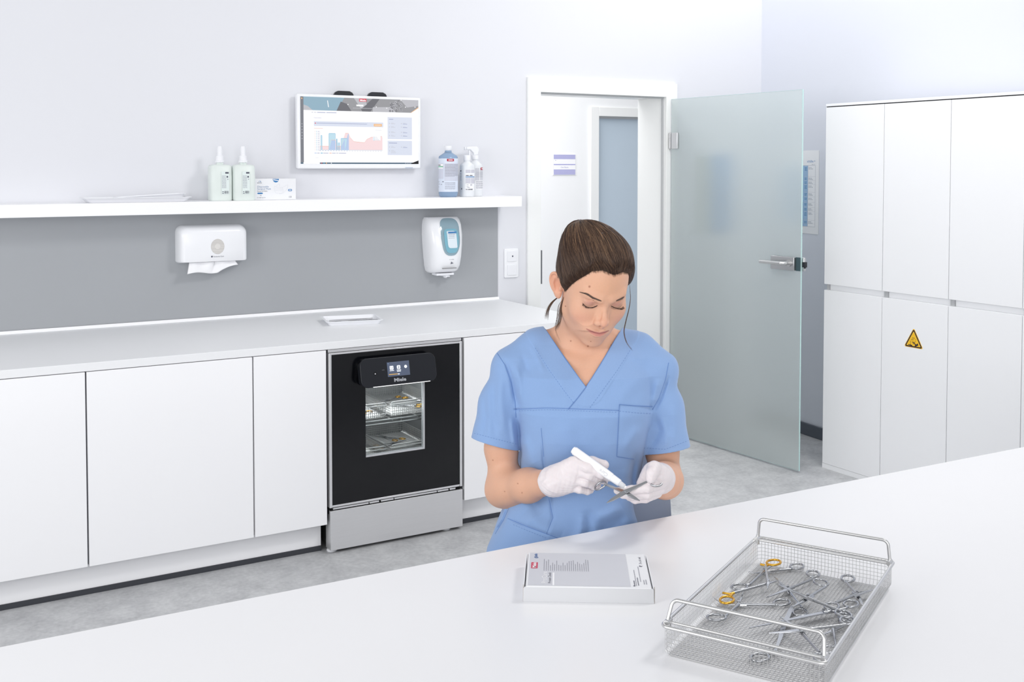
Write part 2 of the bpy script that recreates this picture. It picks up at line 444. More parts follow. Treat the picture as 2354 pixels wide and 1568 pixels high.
# corrosive warning triangle
c = np.array([CX-0.0006, -0.6575, 0.7455]); U_, V_ = -Y, Z     # facing -x: picture right is -y
s = MB(); th = 0.0005
def tri(R, r=0.006):
    P = []
    for k, a in enumerate((90, 210, 330)):
        cx_, cy_ = (R-2*r)*math.cos(math.radians(a)), (R-2*r)*math.sin(math.radians(a))
        for j in range(7):
            an = math.radians(a-60+20*j); P.append((cx_+r*math.cos(an), cy_+r*math.sin(an)))
    return P
k = 0.0585
cc = c-Z*0.016
s.prism(tri(k+0.004), cc+X*0.0004, U_, V_, th, 0)
s.flat(tri(k), cc-X*0.0003, U_, V_, 1)
s.flat(tri(k-0.012, 0.002), cc-X*0.0005, U_, V_, 0)
o = cc-X*0.0008
s.flat([(-0.029, -0.017), (-0.021, -0.019), (-0.0165, -0.016), (-0.012, -0.019), (-0.007, -0.0195), (-0.007, -0.024), (-0.029, -0.0215)], o, U_, V_, 1)
s.flat([(0.003, -0.026), (0.010, -0.0255), (0.028, -0.016), (0.024, -0.007), (0.016, -0.013), (0.012, -0.013), (0.005, -0.004), (-0.009, -0.0035), (-0.009, -0.0065), (0.002, -0.008), (0.008, -0.016), (0.009, -0.0215), (0.003, -0.024)], o, U_, V_, 1)
s.flat([(-0.006, -0.0085), (0.002, -0.0095), (0.004, -0.0125), (-0.002, -0.015), (-0.001, -0.0125)], o, U_, V_, 1)
for (x0, z0, fl) in ((-0.007, 0.012, 1), (-0.015, 0.004, -1)):
    a, bq = (x0, x0+0.014)
    s.rect(a, bq, z0+0.0035, z0+0.0045, o, U_, V_, 1); s.rect(a, bq, z0, z0+0.0013, o, U_, V_, 1)
    s.rect((a if fl > 0 else bq-0.0015), (a+0.0015 if fl > 0 else bq), z0, z0+0.0045, o, U_, V_, 1)
for (x0, zz) in ((-0.018, (-0.004, -0.009, -0.0145)), (0.0095, (0.006, -0.003))):
    for z0 in zz: s.flat([(x0, z0), (x0+0.002, z0), (x0+0.0026, z0+0.003), (x0+0.001, z0+0.0038), (x0-0.0004, z0+0.003)], o, U_, V_, 1)
tag(s.build('warning_sign', [M_YELLOW, M_BLACKINK]), 'yellow and black triangular corrosive hazard sticker on a lower cupboard door', 'sign')
# ================================================================== dishwasher
DW = thing('dishwasher', 'built-in washer with black glass door, lit window and steel kick panel', 'dishwasher', (0.3, 0.28, 0))
d = MB(); x0, x1 = 0.003, 0.597
d.box(x0, x1, 0.004, 0.022, 0.8055, 0.8175); d.build('top_trim', M_TRIMST, DW, bevel=0.001)
# steel cabinet round a washing chamber
CX0, CX1, CZ0, CZ1, CY = 0.045, 0.555, 0.205, 0.780, 0.56
d = MB()
d.box(x0+0.004, CX0-0.002, 0.030, 0.575, 0.030, 0.8045); d.box(CX1+0.002, x1-0.004, 0.030, 0.575, 0.030, 0.8045)
d.box(CX0-0.001, CX1+0.001, 0.030, 0.575, CZ1+0.002, 0.8045); d.box(CX0-0.001, CX1+0.001, 0.030, 0.575, 0.030, CZ0-0.002); d.box(CX0-0.001, CX1+0.001, CY+0.002, 0.575, CZ0-0.001, CZ1+0.001)
d.build('housing', M_STEELH, DW)
d = MB(); q = 0.0015
d.quad((CX0, 0.032, CZ0), (CX1, 0.032, CZ0), (CX1, CY, CZ0), (CX0, CY, CZ0)); d.quad((CX0, 0.032, CZ1), (CX0, CY, CZ1), (CX1, CY, CZ1), (CX1, 0.032, CZ1))
d.quad((CX0, 0.032, CZ0), (CX0, CY, CZ0), (CX0, CY, CZ1), (CX0, 0.032, CZ1)); d.quad((CX1, 0.032, CZ0), (CX1, 0.032, CZ1), (CX1, CY, CZ1), (CX1, CY, CZ0)); d.quad((CX0, CY, CZ0), (CX1, CY, CZ0), (CX1, CY, CZ1), (CX0, CY, CZ1))
ch = d.build('wash_chamber', mat('chamber_steel', (186, 188, 190), 0.45, metal=0.35, noise=0.08, nscale=8), DW)
# door: black glass with window opening, framed in steel
gx0, gx1, gz0, gz1 = 0.0145, 0.5855, 0.194, 0.7965
wx0, wx1, wz0, wz1 = 0.159, 0.4245, 0.3665, 0.6600
d = MB()
for (a, b_, c_, e_) in ((gx0, wx0, gz0, gz1), (wx1, gx1, gz0, gz1), (wx0, wx1, gz0, wz0), (wx0, wx1, wz1, gz1)): d.box(a, b_, -0.001, 0.026, c_, e_)
door = d.build('door', M_BLACKG, DW, label='black glass door')
d = MB(); d.box(x0, gx0-0.0003, -0.004, 0.026, gz0-0.009, gz1+0.0075); d.box(gx1+0.0003, x1, -0.004, 0.026, gz0-0.009, gz1+0.0075); d.box(gx0, gx1, -0.004, 0.026, gz1+0.0003, gz1+0.0075); d.box(gx0, gx1, -0.001, 0.026, gz0-0.009, gz0-0.0003)
d.build('door_frame', M_TRIMST, door, bevel=0.0012)
d = MB(); f_ = 0.007
d.box(wx1-f_, wx1-0.0003, 0.002, 0.02, wz0+0.0003, wz1-0.0003); d.box(wx0+0.0003, wx1-f_-0.0002, 0.002, 0.02, wz0+0.0003, wz0+f_)
d.build('window_seal', mat('window_seal_grey', (206, 208, 212), 0.4), door)
MB().box(wx0+0.0004, wx1-f_-0.0003, 0.004, 0.007, wz0+f_+0.0003, wz1-0.0004).build('window_pane', mat('clear_glass', (240, 246, 246), 0.0, trans=1.0, ior=1.15, noise=0.0), door)
# gap below the door with hinge pieces
d = MB(); d.box(x0+0.003, x1-0.003, 0.014, 0.026, 0.155, 0.184); g = d.build('door_gap', M_GAP, DW)  # dark filler painting the shade below the door
d = MB()
for (a, b_) in ((0.020, 0.172), (0.176, 0.218), (0.226, 0.282), (0.286, 0.480), (0.484, 0.535), (0.541, 0.568)): d.box(a, b_, 0.003, 0.0138, 0.1745, 0.1815)
d.build('sill_plate', M_TRIMST, DW, bevel=0.0008)
# kick panel and feet
d = MB(); d.box(0.006, 0.598, -0.004, 0.004, 0.013, 0.1715); d.box(0.006, 0.0078, 0.0042, 0.05, 0.013, 0.1715); d.box(0.5962, 0.598, 0.0042, 0.05, 0.013, 0.1715)
d.build('kick_panel', mat('kick_panel_steel', (226, 226, 228), 0.36, metal=0.6, noise=0.06, nscale=10, stretch=(1, 40, 60)), DW, bevel=0.0012)
for (fx, fy) in ((0.024, 0.022), (0.535, 0.022), (0.024, 0.52), (0.535, 0.52)):
    MB().lathe([(0.019, 0.0), (0.021, 0.004), (0.019, 0.009), (0.008, 0.0115), (0.008, 0.034)], 20, (fx, fy+0.012, 0)).build('foot', M_PLASTB, DW)
# control panel: rounded slab leaning out at the bottom
pw, ph = 0.334, 0.117
pc = np.array([0.2855, -0.048, 0.7185]); pu = X; pv = nrm(np.array([0, 0.22, 1.0])); pn = np.cross(pu, pv)   # pn towards -y
d = MB(); P = rrect(pw, ph, 0.030, 8)
d.prism(P, pc-pn*0.008, pu, pv, 0.008)
d.prism(rrect(pw-0.012, ph-0.014, 0.026, 8), pc-pn*0.044, pu, pv, 0.0355)
pan = d.build('control_panel', M_BLACKP, DW, bevel=0.0025, seg=3)
PO = pc+pn*0.0004
def onp(a, b_, e_=0.0): return pc+pu*a+pv*b_+pn*(0.0006+e_)
d = MB(); d.rect(-0.049, 0.049, -0.029, 0.029, onp(-0.002, 0.006), pu, pv, 0)
sx_ = -0.002; sy_ = 0.006
def ic(a, b_, poly, mi): d.flat([(p[0], p[1]) for p in poly], onp(sx_+a, sy_+b_, 0.0003), pu, pv, mi)
ic(-0.030, 0.006, rrect(0.016, 0.015, 0.002, 2), 1); ic(0.001, 0.006, rrect(0.015, 0.015, 0.003, 2), 1)
d.flat(circ(0.0062), onp(sx_+0.032, sy_+0.006, 0.0003), pu, pv, 1)
d.flat(rrect(0.010, 0.010, 0.003, 2), onp(sx_+0.001, sy_+0.006, 0.0005), pu, pv, 0)
d.rect(-0.004, -0.0015, -0.004, 0.003, onp(sx_+0.001, sy_+0.007, 0.0007), pu, pv, 1); d.rect(0.001, 0.0035, -0.004, 0.004, onp(sx_+0.001, sy_+0.006, 0.0007), pu, pv, 1)
for (a, b_, mm) in ((-0.034, 0.009, 0), (-0.027, 0.004, 0), (-0.033, 0.003, 0), (-0.026, 0.009, 0)): d.flat(circ(0.0018, 10), onp(sx_+a, sy_+b_, 0.0006), pu, pv, mm)
for (a, b_, l_) in ((-0.030, -0.0055, 0.019), (0.001, -0.0055, 0.019), (0.001, -0.0105, 0.017)): d.rect(-l_/2, l_/2, -0.0012, 0.0012, onp(sx_+a, sy_+b_, 0.0003), pu, pv, 1)
d.rect(-0.044, -0.004, -0.0215, -0.0193, onp(sx_, sy_, 0.0003), pu, pv, 2); d.rect(-0.005, 0.003, -0.0228, -0.0198, onp(sx_, sy_, 0.0005), pu, pv, 1)
d.rect(-0.045, -0.042, 0.022, 0.025, onp(sx_, sy_, 0.0003), pu, pv, 3)
d.build('touch_screen', [mat('screen_slate', (40, 46, 60), 0.3, emit=(92, 102, 124), estr=0.75), mat('screen_white', (200, 204, 210), 0.4, emit=(240, 243, 248), estr=0.9),
        mat('screen_amber', (200, 150, 50), 0.4, emit=(214, 168, 82), estr=0.8), mat('screen_blue', (80, 110, 140), 0.4, emit=(112, 140, 170), estr=0.8)], pan)
d = MB().text('Miele', 0.0195, onp(-0.026, -0.0445), pu, pv, 0, bold=0.035, fit=0.053)
d.build('logo', mat('silver_print', (176, 178, 184), 0.35), pan)
MB().text('WiFi', 0.006, onp(-0.075, 0.0045), pu, pv, 0).build('wifi_mark', mat('dim_print', (120, 122, 126), 0.5), pan)
d = MB(); d.prism(circ(0.0072), onp(-0.104, -0.004, -0.0003), pu, pv, 0.0015); 
kb = d.build('power_button', M_BLACKG, pan, bevel=0.0004)
MB().flat(circ(0.0026, 14), onp(-0.105, -0.0055, 0.0014), pu, pv).build('button_mark', M_GREY, kb)
d = MB(); d.box(-0.118+0.2855, 0.134+0.2855, pc[1]-0.0255, pc[1]-0.0185, 0.6595, 0.6612)
p_ = MB(); p_.rect(-0.118, 0.134, -0.0585, -0.0563, onp(0, 0.0), pu, pv, 0); p_.build('light_strip', mat('light_strip_white', (250, 250, 250), 0.3, emit=(255, 255, 255), estr=1.0), pan)
# lamp inside the chamber
l = bpy.data.lights.new('chamber_lamp', 'AREA'); l.shape = 'RECTANGLE'; l.size = 0.40; l.size_y = 0.2; l.energy = 3.6
lo_ = bpy.data.objects.new('chamber_lamp', l); COL.objects.link(lo_); lo_.location = (0.3, 0.16, CZ1-0.006); lo_.rotation_euler = (0.25, 0, 0)

# ---- wire baskets inside (things of their own)
def wire_basket(mb, w, dp, h, step, r, rim, o=(0, 0, 0), wall_only=False):
    """basket in local coords, centred, bottom at z=0; returns list of paths"""
    hx, hy = w/2, dp/2; rc = min(0.012, h*0.3)
    def prof(half):   # U-shaped wire: from rim down, round, across, up
        P = [(-half, h)]
        for k in range(5):
            a = PI+ (PI/2)*k/4; P.append((-half+rc+rc*math.cos(a), rc+rc*math.sin(a)))
        P2 = [(-x, z) for (x, z) in P[::-1]]
        return P+P2
    nx = int(round(w/step)); ny = int(round(dp/step))
    for i in range(1, nx):
        x = -hx+w*i/nx
        mb.tube([(x, a, z) for a, z in prof(hy)], r, 4, caps=False)
    for j in range(1, ny):
        y = -hy+dp*j/ny
        mb.tube([(a, y, z+r*1.6) for a, z in prof(hx)], r, 4, caps=False)
    nz = max(1, int(h/step))
    for k in range(1, nz):
        z = h*k/nz+0.002
        mb.tube([(p[0], p[1], z) for p in rrect(w, dp, 0.012, 3)], r, 4, closed=True)
    return mb
def basket_thing(label, loc, w, dp, h, step, rz=0.0, group=None, wr=0.0009):
    t = thing('wire_basket', label, 'basket', loc, rz, group)
    wire_basket(MB(), w, dp, h, step, wr, 0.0025).build('mesh', M_WIRE, t, local=True)
    MB().tube([(p[0], p[1], h) for p in rrect(w+0.004, dp+0.004, 0.012, 5)], 0.0026, 8, closed=True).build('rim', M_WIRE, t, local=True)
    return t
def shelf_handle(t, w, y, h, up):
    hx = w/2-0.004
    MB().tube(fillet([(-hx, y, h), (-hx, y, h+up), (hx, y, h+up), (hx, y, h)], min(0.008, up*0.8), 5), 0.0026, 8).build('handle', M_WIRE, t, local=True)
G_ = 'wire instrument baskets inside the washer'
for (lab, loc, w_) in (('left hand wire basket on the upper rack inside the washer', (0.170, 0.26, 0.505), 0.215), ('right hand wire basket on the upper rack inside the washer', (0.412, 0.26, 0.505), 0.232)):
    b1 = basket_thing(lab, loc, w_, 0.40, 0.050, 0.009, group=G_)
    shelf_handle(b1, w_, -0.198, 0.050, 0.010); shelf_handle(b1, w_, 0.198, 0.05, 0.035)
for (lab, loc, w_) in (('left hand wire basket at the bottom of the washer', (0.170, 0.26, 0.328), 0.215), ('right hand wire basket at the bottom of the washer', (0.412, 0.26, 0.328), 0.232)):
    b1 = basket_thing(lab, loc, w_, 0.40, 0.045, 0.009, group=G_)
    shelf_handle(b1, w_, -0.198, 0.045, 0.012); shelf_handle(b1, w_, 0.198, 0.045, 0.030)
for (lab, z) in (('upper wire rack carrying two baskets inside the washer', 0.497), ('lower wire rack carrying two baskets inside the washer', 0.320)):
    t = thing('washer_rack', lab, 'rack', (0.3, 0.26, z))
    r_ = MB()
    for y in (0.055, 0.15, 0.26, 0.36, 0.465): r_.tube([(0.05, y, z), (0.55, y, z)], 0.0032, 6)
    for x in (0.052, 0.175, 0.3, 0.42, 0.548): r_.tube([(x, 0.05, z-0.004), (x, 0.468, z-0.004)], 0.0026, 6)
    r_.tube([(0.05, 0.052, z-0.014), (0.55, 0.052, z-0.014)], 0.0032, 6); r_.build('rack_wires', M_WIRE, t)
    MB().box(0.047, 0.0535, 0.05, 0.47, z-0.012, z+0.004).build('runner', M_STEELH, t); MB().box(0.5465, 0.553, 0.05, 0.47, z-0.012, z+0.004).build('runner', M_STEELH, t)
sa = MB(); sa.box(-0.19, 0.19, -0.014, 0.014, -0.004, 0.004).xf(Matrix.Translation((0.3, 0.25, 0.715)) @ Matrix.Rotation(0.9, 4, 'Z'))
sa = sa.build('spray_arm', M_WIRE, DW, bevel=0.003)
MB().lathe([(0.016, -0.008), (0.018, 0), (0.012, 0.01), (0.010, 0.064)], 16, (0.3, 0.25, 0.715)).build('hub', M_WIRE, sa)

# ================================================================== monitor
MO = thing('monitor', 'white wall mounted screen showing a coloured programme chart', 'monitor', (0.48, 0.84, 1.53))
mx0, mx1, mz0, mz1, my = 0.163, 0.797, 1.532, 1.881, 0.812
MB().box(mx0, mx1, my, my+0.030, mz0, mz1).build('frame', M_PLAST, MO, bevel=0.006, seg=3)
MB().box(mx0+0.15, mx1-0.15, my+0.0305, WY-0.0005, mz0+0.08, mz1-0.08).build('wall_bracket', M_BLACK, MO)
sx0, sx1, sz0, sz1 = 0.1775, 0.7825, 1.5545, 1.8685
SW, SH_ = sx1-sx0, sz1-sz0
so = np.array([sx0, my-0.0008, sz1])       # screen origin: top left; use (u right, v down) fractions
d = MB()
def S(u0, u1, v0, v1, mi, e_=0.0): d.add([so+X*u0*SW-Z*v1*SH_-Y*e_, so+X*u1*SW-Z*v1*SH_-Y*e_, so+X*u1*SW-Z*v0*SH_-Y*e_, so+X*u0*SW-Z*v0*SH_-Y*e_], [(0, 1, 2, 3)], mi)
def SP(poly, mi, e_): d.add([so+X*u*SW-Z*v*SH_-Y*e_ for u, v in poly], [list(range(len(poly)))[::-1]], mi)
def em(n, c, s_=0.92): return mat('screen_'+n, tuple(v*0.3 for v in c), 0.35, emit=c, estr=s_)
smats = [em('page', (252, 252, 254), 1.0), em('side_bar', (128, 130, 138)), em('banner_grey', (158, 158, 162)), em('banner_blue', (150, 182, 200)), em('banner_dark', (112, 112, 118)),
         em('logo', (222, 84, 100)), em('type', (150, 158, 196)), em('card', (226, 232, 247)), em('orange', (250, 196, 140)), em('pink', (255, 228, 230)), em('teal_fill', (198, 230, 244)), em('teal', (104, 184, 220)),
         em('coral', (244, 190, 170)), em('blue_fill', (190, 210, 242)), em('task_bar', (92, 116, 134)), em('black', (12, 12, 16)), em('pale', (206, 208, 218)), em('banner_light', (196, 196, 202))]
S(0, 1, 0, 1, 0)
S(0, 0.026, 0, 1, 1, 0.0002)
# banner
S(0.026, 1, 0, 0.2, 2, 0.0002)
SP([(0.026, 0), (0.36, 0), (0.30, 0.2), (0.026, 0.2)], 3, 0.0004)
SP([(0.33, 0.06), (0.38, 0.09), (0.42, 0.2), (0.295, 0.2)], 4, 0.0005); SP([(0.44, 0), (0.53, 0.0), (0.55, 0.09), (0.50, 0.16)], 17, 0.0005); SP([(0.50, 0.16), (0.60, 0.0), (0.66, 0.0), (0.58, 0.2), (0.51, 0.2)], 4, 0.00045)
SP([(0.60, 0.13), (0.76, 0.12), (0.80, 0.2), (0.60, 0.2)], 17, 0.0005); SP([(0.84, 0.0), (1.0, 0.0), (1.0, 0.09), (0.9, 0.12)], 17, 0.0005)
SP([(0.026, 0.12), (0.06, 0.14), (0.10, 0.2), (0.026, 0.2)], 17, 0.0006); SP([(0.218, 0.05), (0.224, 0.05), (0.232, 0.148), (0.226, 0.15)], 0, 0.0007)
for i in range(46):
    a = random.uniform(0.30, 1.75); r0 = random.uniform(0.045, 0.1)
    u_ = 0.70+math.sin(a*1.6)*0.14*random.uniform(0.75, 1.1); v_ = 0.02+0.17*random.random()*abs(math.sin(a))**0.5
    rr = random.uniform(0.004, 0.011)
    SP([(u_+rr*math.cos(2*PI*k/10), v_+rr*1.9*math.sin(2*PI*k/10)) for k in range(10)], 17 if i % 3 else 4, 0.0008+i*0.00001)
    SP([(u_+rr*.55*math.cos(2*PI*k/8), v_+rr*1.05*math.sin(2*PI*k/8)) for k in range(8)], 4 if i % 3 else 2, 0.0010+i*0.00001)
for (u_, v_) in ((0.63, 0.125), (0.72, 0.14), (0.845, 0.01), (0.885, 0.115), (0.97, 0.11), (0.39, 0.1)): SP([(u_+0.005*math.cos(k), v_+0.009*math.sin(k)) for k in (0, 1.05, 2.1, 3.14, 4.19, 5.24)], 0, 0.0014)
SP([(0.93, 0.2), (1.0, 0.11), (1.0, 0.2)], 8, 0.0012); SP([(0.936, 0.2), (1.0, 0.125), (1.0, 0.2)], 0, 0.0014)
S(0.484, 0.546, 0.004, 0.052, 5, 0.0015)
d.text('Miele', 0.0125, so+X*0.490*SW-Z*0.044*SH_-Y*0.0018, X, Z, 0, bold=0.03, fit=0.030)
S(0.46, 0.52, 0.098, 0.122, 0, 0.0015); S(0.43, 0.60, 0.148, 0.155, 17, 0.0015)
# left icons
S(0.008, 0.017, 0.02, 0.037, 8, 0.0006)
for v_ in (0.4, 0.44, 0.485, 0.53, 0.575, 0.62): S(0.010, 0.016, v_, v_+0.011, 16, 0.0006)
# page text
v_ = 0.227; u_ = 0.09
for w_ in (0.014, 0.018, 0.068, 0.083): S(u_, u_+w_, v_, v_+0.008, 6 if w_ > 0.05 else 16, 0.0004); u_ += w_+0.007
d.text('Programmablauf', 0.0055, so+X*0.109*SW-Z*0.318*SH_-Y*0.0005, X, Z, 6)
S(0.109, 0.69, 0.363, 0.434, 7, 0.0003); S(0.13, 0.55, 0.388, 0.394, 6, 0.0006); S(0.116, 0.125, 0.385, 0.40, 5, 0.0006); S(0.608, 0.678, 0.385, 0.424, 8, 0.0006); S(0.615, 0.67, 0.402, 0.407, 0, 0.0009)
S(0.109, 0.182, 0.467, 0.472, 12, 0.0004); S(0.62, 0.675, 0.478, 0.481, 16, 0.0004)
# chart
bx, by = 0.157, 0.79
def CP(pts, mi, e_): SP([(bx+p[0], by-p[1]) for p in pts], mi, e_)
CP([(0, 0), (0, 0.055), (0.07, 0.055), (0.09, 0.15), (0.13, 0.15), (0.14, 0.05), (0.17, 0.055), (0.195, 0.17), (0.21, 0.255), (0.235, 0.255), (0.25, 0.19), (0.28, 0.13), (0.37, 0.115), (0.39, 0.165), (0.43, 0.2), (0.52, 0.215), (0.525, 0.18), (0.525, 0)][::-1], 9, 0.0004)
for (u0, u1, hh) in ((0.007, 0.018, 0.22), (0.072, 0.128, 0.25), (0.135, 0.142, 0.172), (0.148, 0.153, 0.117), (0.158, 0.163, 0.117), (0.172, 0.228, 0.178)):
    CP([(u0, 0), (u1, 0), (u1, hh-0.008), (u1-0.003, hh), (u0+0.003, hh), (u0, hh-0.008)], 11, 0.0006); 
    if u1-u0 > 0.009: CP([(u0+0.002, 0), (u1-0.002, 0), (u1-0.002, hh-0.006), (u0+0.002, hh-0.006)], 10, 0.0008)
CP([(0.075, 0), (0.127, 0), (0.127, 0.145), (0.095, 0.145)], 13, 0.001); CP([(0.205, 0), (0.238, 0), (0.238, 0.24), (0.233, 0.25), (0.225, 0.2), (0.215, 0.07)], 13, 0.001); CP([(0.176, 0), (0.205, 0), (0.205, 0.165), (0.176, 0.06)], 13, 0.001)
ln = [(0, 0.055), (0.07, 0.055), (0.09, 0.15), (0.13, 0.15), (0.14, 0.055), (0.17, 0.058), (0.195, 0.175), (0.21, 0.255), (0.235, 0.255), (0.25, 0.19), (0.28, 0.13), (0.37, 0.115), (0.39, 0.165), (0.43, 0.2), (0.52, 0.215), (0.525, 0.18)]
for (p, q_) in zip(ln[:-1], ln[1:]): CP([(p[0], p[1]-0.0025), (q_[0], q_[1]-0.0025), (q_[0], q_[1]+0.0025), (p[0], p[1]+0.0025)], 12, 0.0012)
S(bx-0.001, bx+0.525, by-0.001, by+0.0015, 11, 0.0013); S(bx-0.001, bx, by-0.28, by, 16, 0.0013)
for k in range(11):
    vv = by-0.275*k/10; S(bx-0.042, bx-0.037, vv-0.003, vv+0.003, 12, 0.0005); S(bx-0.03, bx-0.022, vv-0.003, vv+0.003, 11, 0.0005); S(bx-0.016, bx-0.004, vv-0.003, vv+0.003, 6, 0.0005)
for k in range(24): S(bx-0.003+0.0222*k, bx+0.006+0.0222*k, by+0.01, by+0.016, 6 if k < 11 else 16, 0.0005)
for (u_, c_, w_) in ((0.112, 13, 0.02), (0.162, 11, 0.042), (0.234, 12, 0.03), (0.29, 16, 0.06)): S(u_, u_+0.018, by+0.043, by+0.053, c_, 0.0005); S(u_+0.022, u_+0.022+w_, by+0.045, by+0.052, 6, 0.0005)
S(0.60, 0.665, 0.575, 0.64, 0, 0.0014); 
for k in range(4): S(0.605, 0.612, 0.585+k*0.016, 0.592+k*0.016, 11 if k else 6, 0.0016); S(0.615, 0.635+0.008*k, 0.587+k*0.016, 0.591+k*0.016, 16, 0.0016)
d.text('Zurück', 0.005, so+X*0.12*SW-Z*0.912*SH_-Y*0.0005, X, Z, 16)
# side cards
S(0.728, 0.942, 0.275, 0.615, 7, 0.0003); S(0.728, 0.942, 0.64, 0.862, 7, 0.0003)
S(0.74, 0.777, 0.305, 0.313, 6, 0.0005); S(0.738, 0.81, 0.672, 0.68, 6, 0.0005)
for (u_, vs) in ((0.74, (0.365, 0.42, 0.5, 0.555, 0.73, 0.79)), (0.845, (0.365, 0.42, 0.5, 0.555, 0.73))):
    for vv in vs: S(u_, u_+0.007, vv, vv+0.014, 16, 0.0005); S(u_+0.017, u_+0.04, vv-0.002, vv+0.003, 16, 0.0005); S(u_+0.017, u_+0.055, vv+0.010, vv+0.016, 6 if u_ > 0.8 else 16, 0.0005)
S(0.757, 0.8, 0.822, 0.828, 16, 0.0005)
# task bar
S(0, 1, 0.978, 1, 14, 0.0006); S(0.022, 0.155, 0.976, 1, 0, 0.0008)
for (u_, c_) in ((0.165, 5), (0.185, 11), (0.205, 8), (0.245, 0)): S(u_, u_+0.008, 0.983, 0.995, c_, 0.0009)
for u_ in (0.88, 0.895, 0.91, 0.925): S(u_, u_+0.007, 0.985, 0.993, 16, 0.0009)
SP([(0.94, 0.985), (1, 0.945), (1, 1), (0.93, 1)], 15, 0.0012)
d.build('screen', smats, MO)
MB().box(0.712, 0.752, my-0.0012, my-0.0001, 1.5335, 1.538).build('logo_plate', mat('logo_plate_grey', (178, 188, 205), 0.4), MO)
for (a, b_) in ((0.347, 0.448), (0.519, 0.620)):
    h = MB(); P = [(a, 0), (a+0.008, 0.013), (a+0.022, 0.020), (b_-0.022, 0.020), (b_-0.008, 0.013), (b_, 0)]
    h.prism(P, (0, my+0.026, mz1+0.0002), X, Z, 0.022)
    h.build('handle', M_BLACK, MO, bevel=0.004, seg=3)

# ================================================================== paper towel dispenser
TD = thing('towel_dispenser', 'glossy white paper towel dispenser on the grey splash panel', 'dispenser', (-0.242, 0.82, 1.115))
tx0, tx1, tz0, tz1 = -0.388, -0.082, 1.116, 1.281
yb_ = WY-0.0065
def slabs(profile, N=10):
    pass
V_ = []; F_ = []; NS = 14
d = MB(); rings = []
prof = [(0.0, 0.000, 0.0), (0.02, -0.002, 0.0), (0.045, 0.001, 0.002), (0.068, 0.004, 0.006), (0.082, 0.010, 0.014), (0.088, 0.022, 0.028)]   # depth, side inset, top inset
def ring(dep, si, ti, bi):
    P = []
    w_ = tx1-tx0-2*si; h_ = tz1-tz0-ti-bi; cx_ = (tx0+tx1)/2; r_ = 0.032
    # rounded top corners, tight bottom corners
    for k in range(9):
        a = math.radians(90*k/8); P.append((cx_+w_/2-r_+r_*math.cos(a), tz1-ti-r_+r_*math.sin(a)))
    for k in range(9):
        a = math.radians(90+90*k/8); P.append((cx_-w_/2+r_+r_*math.cos(a), tz1-ti-r_+r_*math.sin(a)))
    r2 = 0.008
    for k in range(5):
        a = math.radians(180+90*k/4); P.append((cx_-w_/2+r2+r2*math.cos(a), tz0+bi+r2+r2*math.sin(a)))
    for k in range(5):
        a = math.radians(270+90*k/4); P.append((cx_+w_/2-r2+r2*math.cos(a), tz0+bi+r2+r2*math.sin(a)))
    return [(p[0], yb_-dep, p[1]) for p in P]
R_ = [ring(dep, si, ti, 0.0 if dep < 0.05 else (dep-0.05)*0.12) for dep, si, ti in prof]
n_ = len(R_[0])
for r0 in R_: V_ += r0
for i in range(len(R_)-1):
    for k in range(n_): F_.append((i*n_+k, (i+1)*n_+k, (i+1)*n_+(k+1) % n_, i*n_+(k+1) % n_))
F_.append([(len(R_)-1)*n_+k for k in range(n_)][::-1])
d.add(V_, F_, 0, True)
cov = d.build('cover', M_PLAST, TD, sharp=60)
fy_ = yb_-0.0882
d = MB(); d.prism(circ(0.030, 32, ry=0.034), (-0.222, fy_+0.0004, 1.186), X, Z, 0.0008)
win = d.build('sight_window', mat('smoked_window', (206, 203, 200), 0.15), cov)
d = MB()
for k in range(9):
    z_ = -0.026+k*0.0068; hw = 0.0295*math.sqrt(max(0.02, 1-(z_/0.034)**2))*0.98
    d.rect(-hw, hw, z_, z_+random.uniform(0.0012, 0.003), (-0.222, fy_-0.0007, 1.186), X, Z)
d.flat(circ(0.012, 20), (-0.222, fy_-0.0006, 1.187), X, Z)
d.build('paper_edges', mat('paper_edge_grey', (224, 221, 217), 0.3), win)
d = MB().text('Kimberly-Clark', 0.0075, (-0.241, fy_-0.0004, 1.139), X, Z); d.flat(circ(0.004, 14), (-0.248, fy_-0.0004, 1.142), X, Z); d.build('maker_name', M_INK, cov)
# hanging towel sheet
d = MB(); nu, nv = 40, 10
for j in range(nv+1):
    for i in range(nu+1):
        u_ = i/nu; v_ = j/nv
        lo = 1.069+0.005*math.sin(u_*9)+0.028*max(0, (u_-0.62)/0.38)**0.7
        x_ = -0.357+0.231*u_+(0.016*(1-v_) if u_ < 0.5 else -0.010*(1-v_)); z_ = 1.117+(lo-1.117)*v_
        y_ = yb_-0.060-0.010*math.sin(u_*7+1)*v_-0.006*math.sin(u_*19)*(1-v_)-0.02*v_*(1-u_)
        d.v.append((x_, y_, z_))
for j in range(nv):
    for i in range(nu):
        a = j*(nu+1)+i; d.f.append([a, a+1, a+nu+2, a+nu+1]); d.m.append(0); d.sm.append(True)
o = d.build('paper_towel', M_PAPER); so_ = o.modifiers.new('thick', 'SOLIDIFY'); so_.thickness = 0.0012
tag(o, 'white paper towel sheet hanging out under the towel dispenser', 'paper towel')

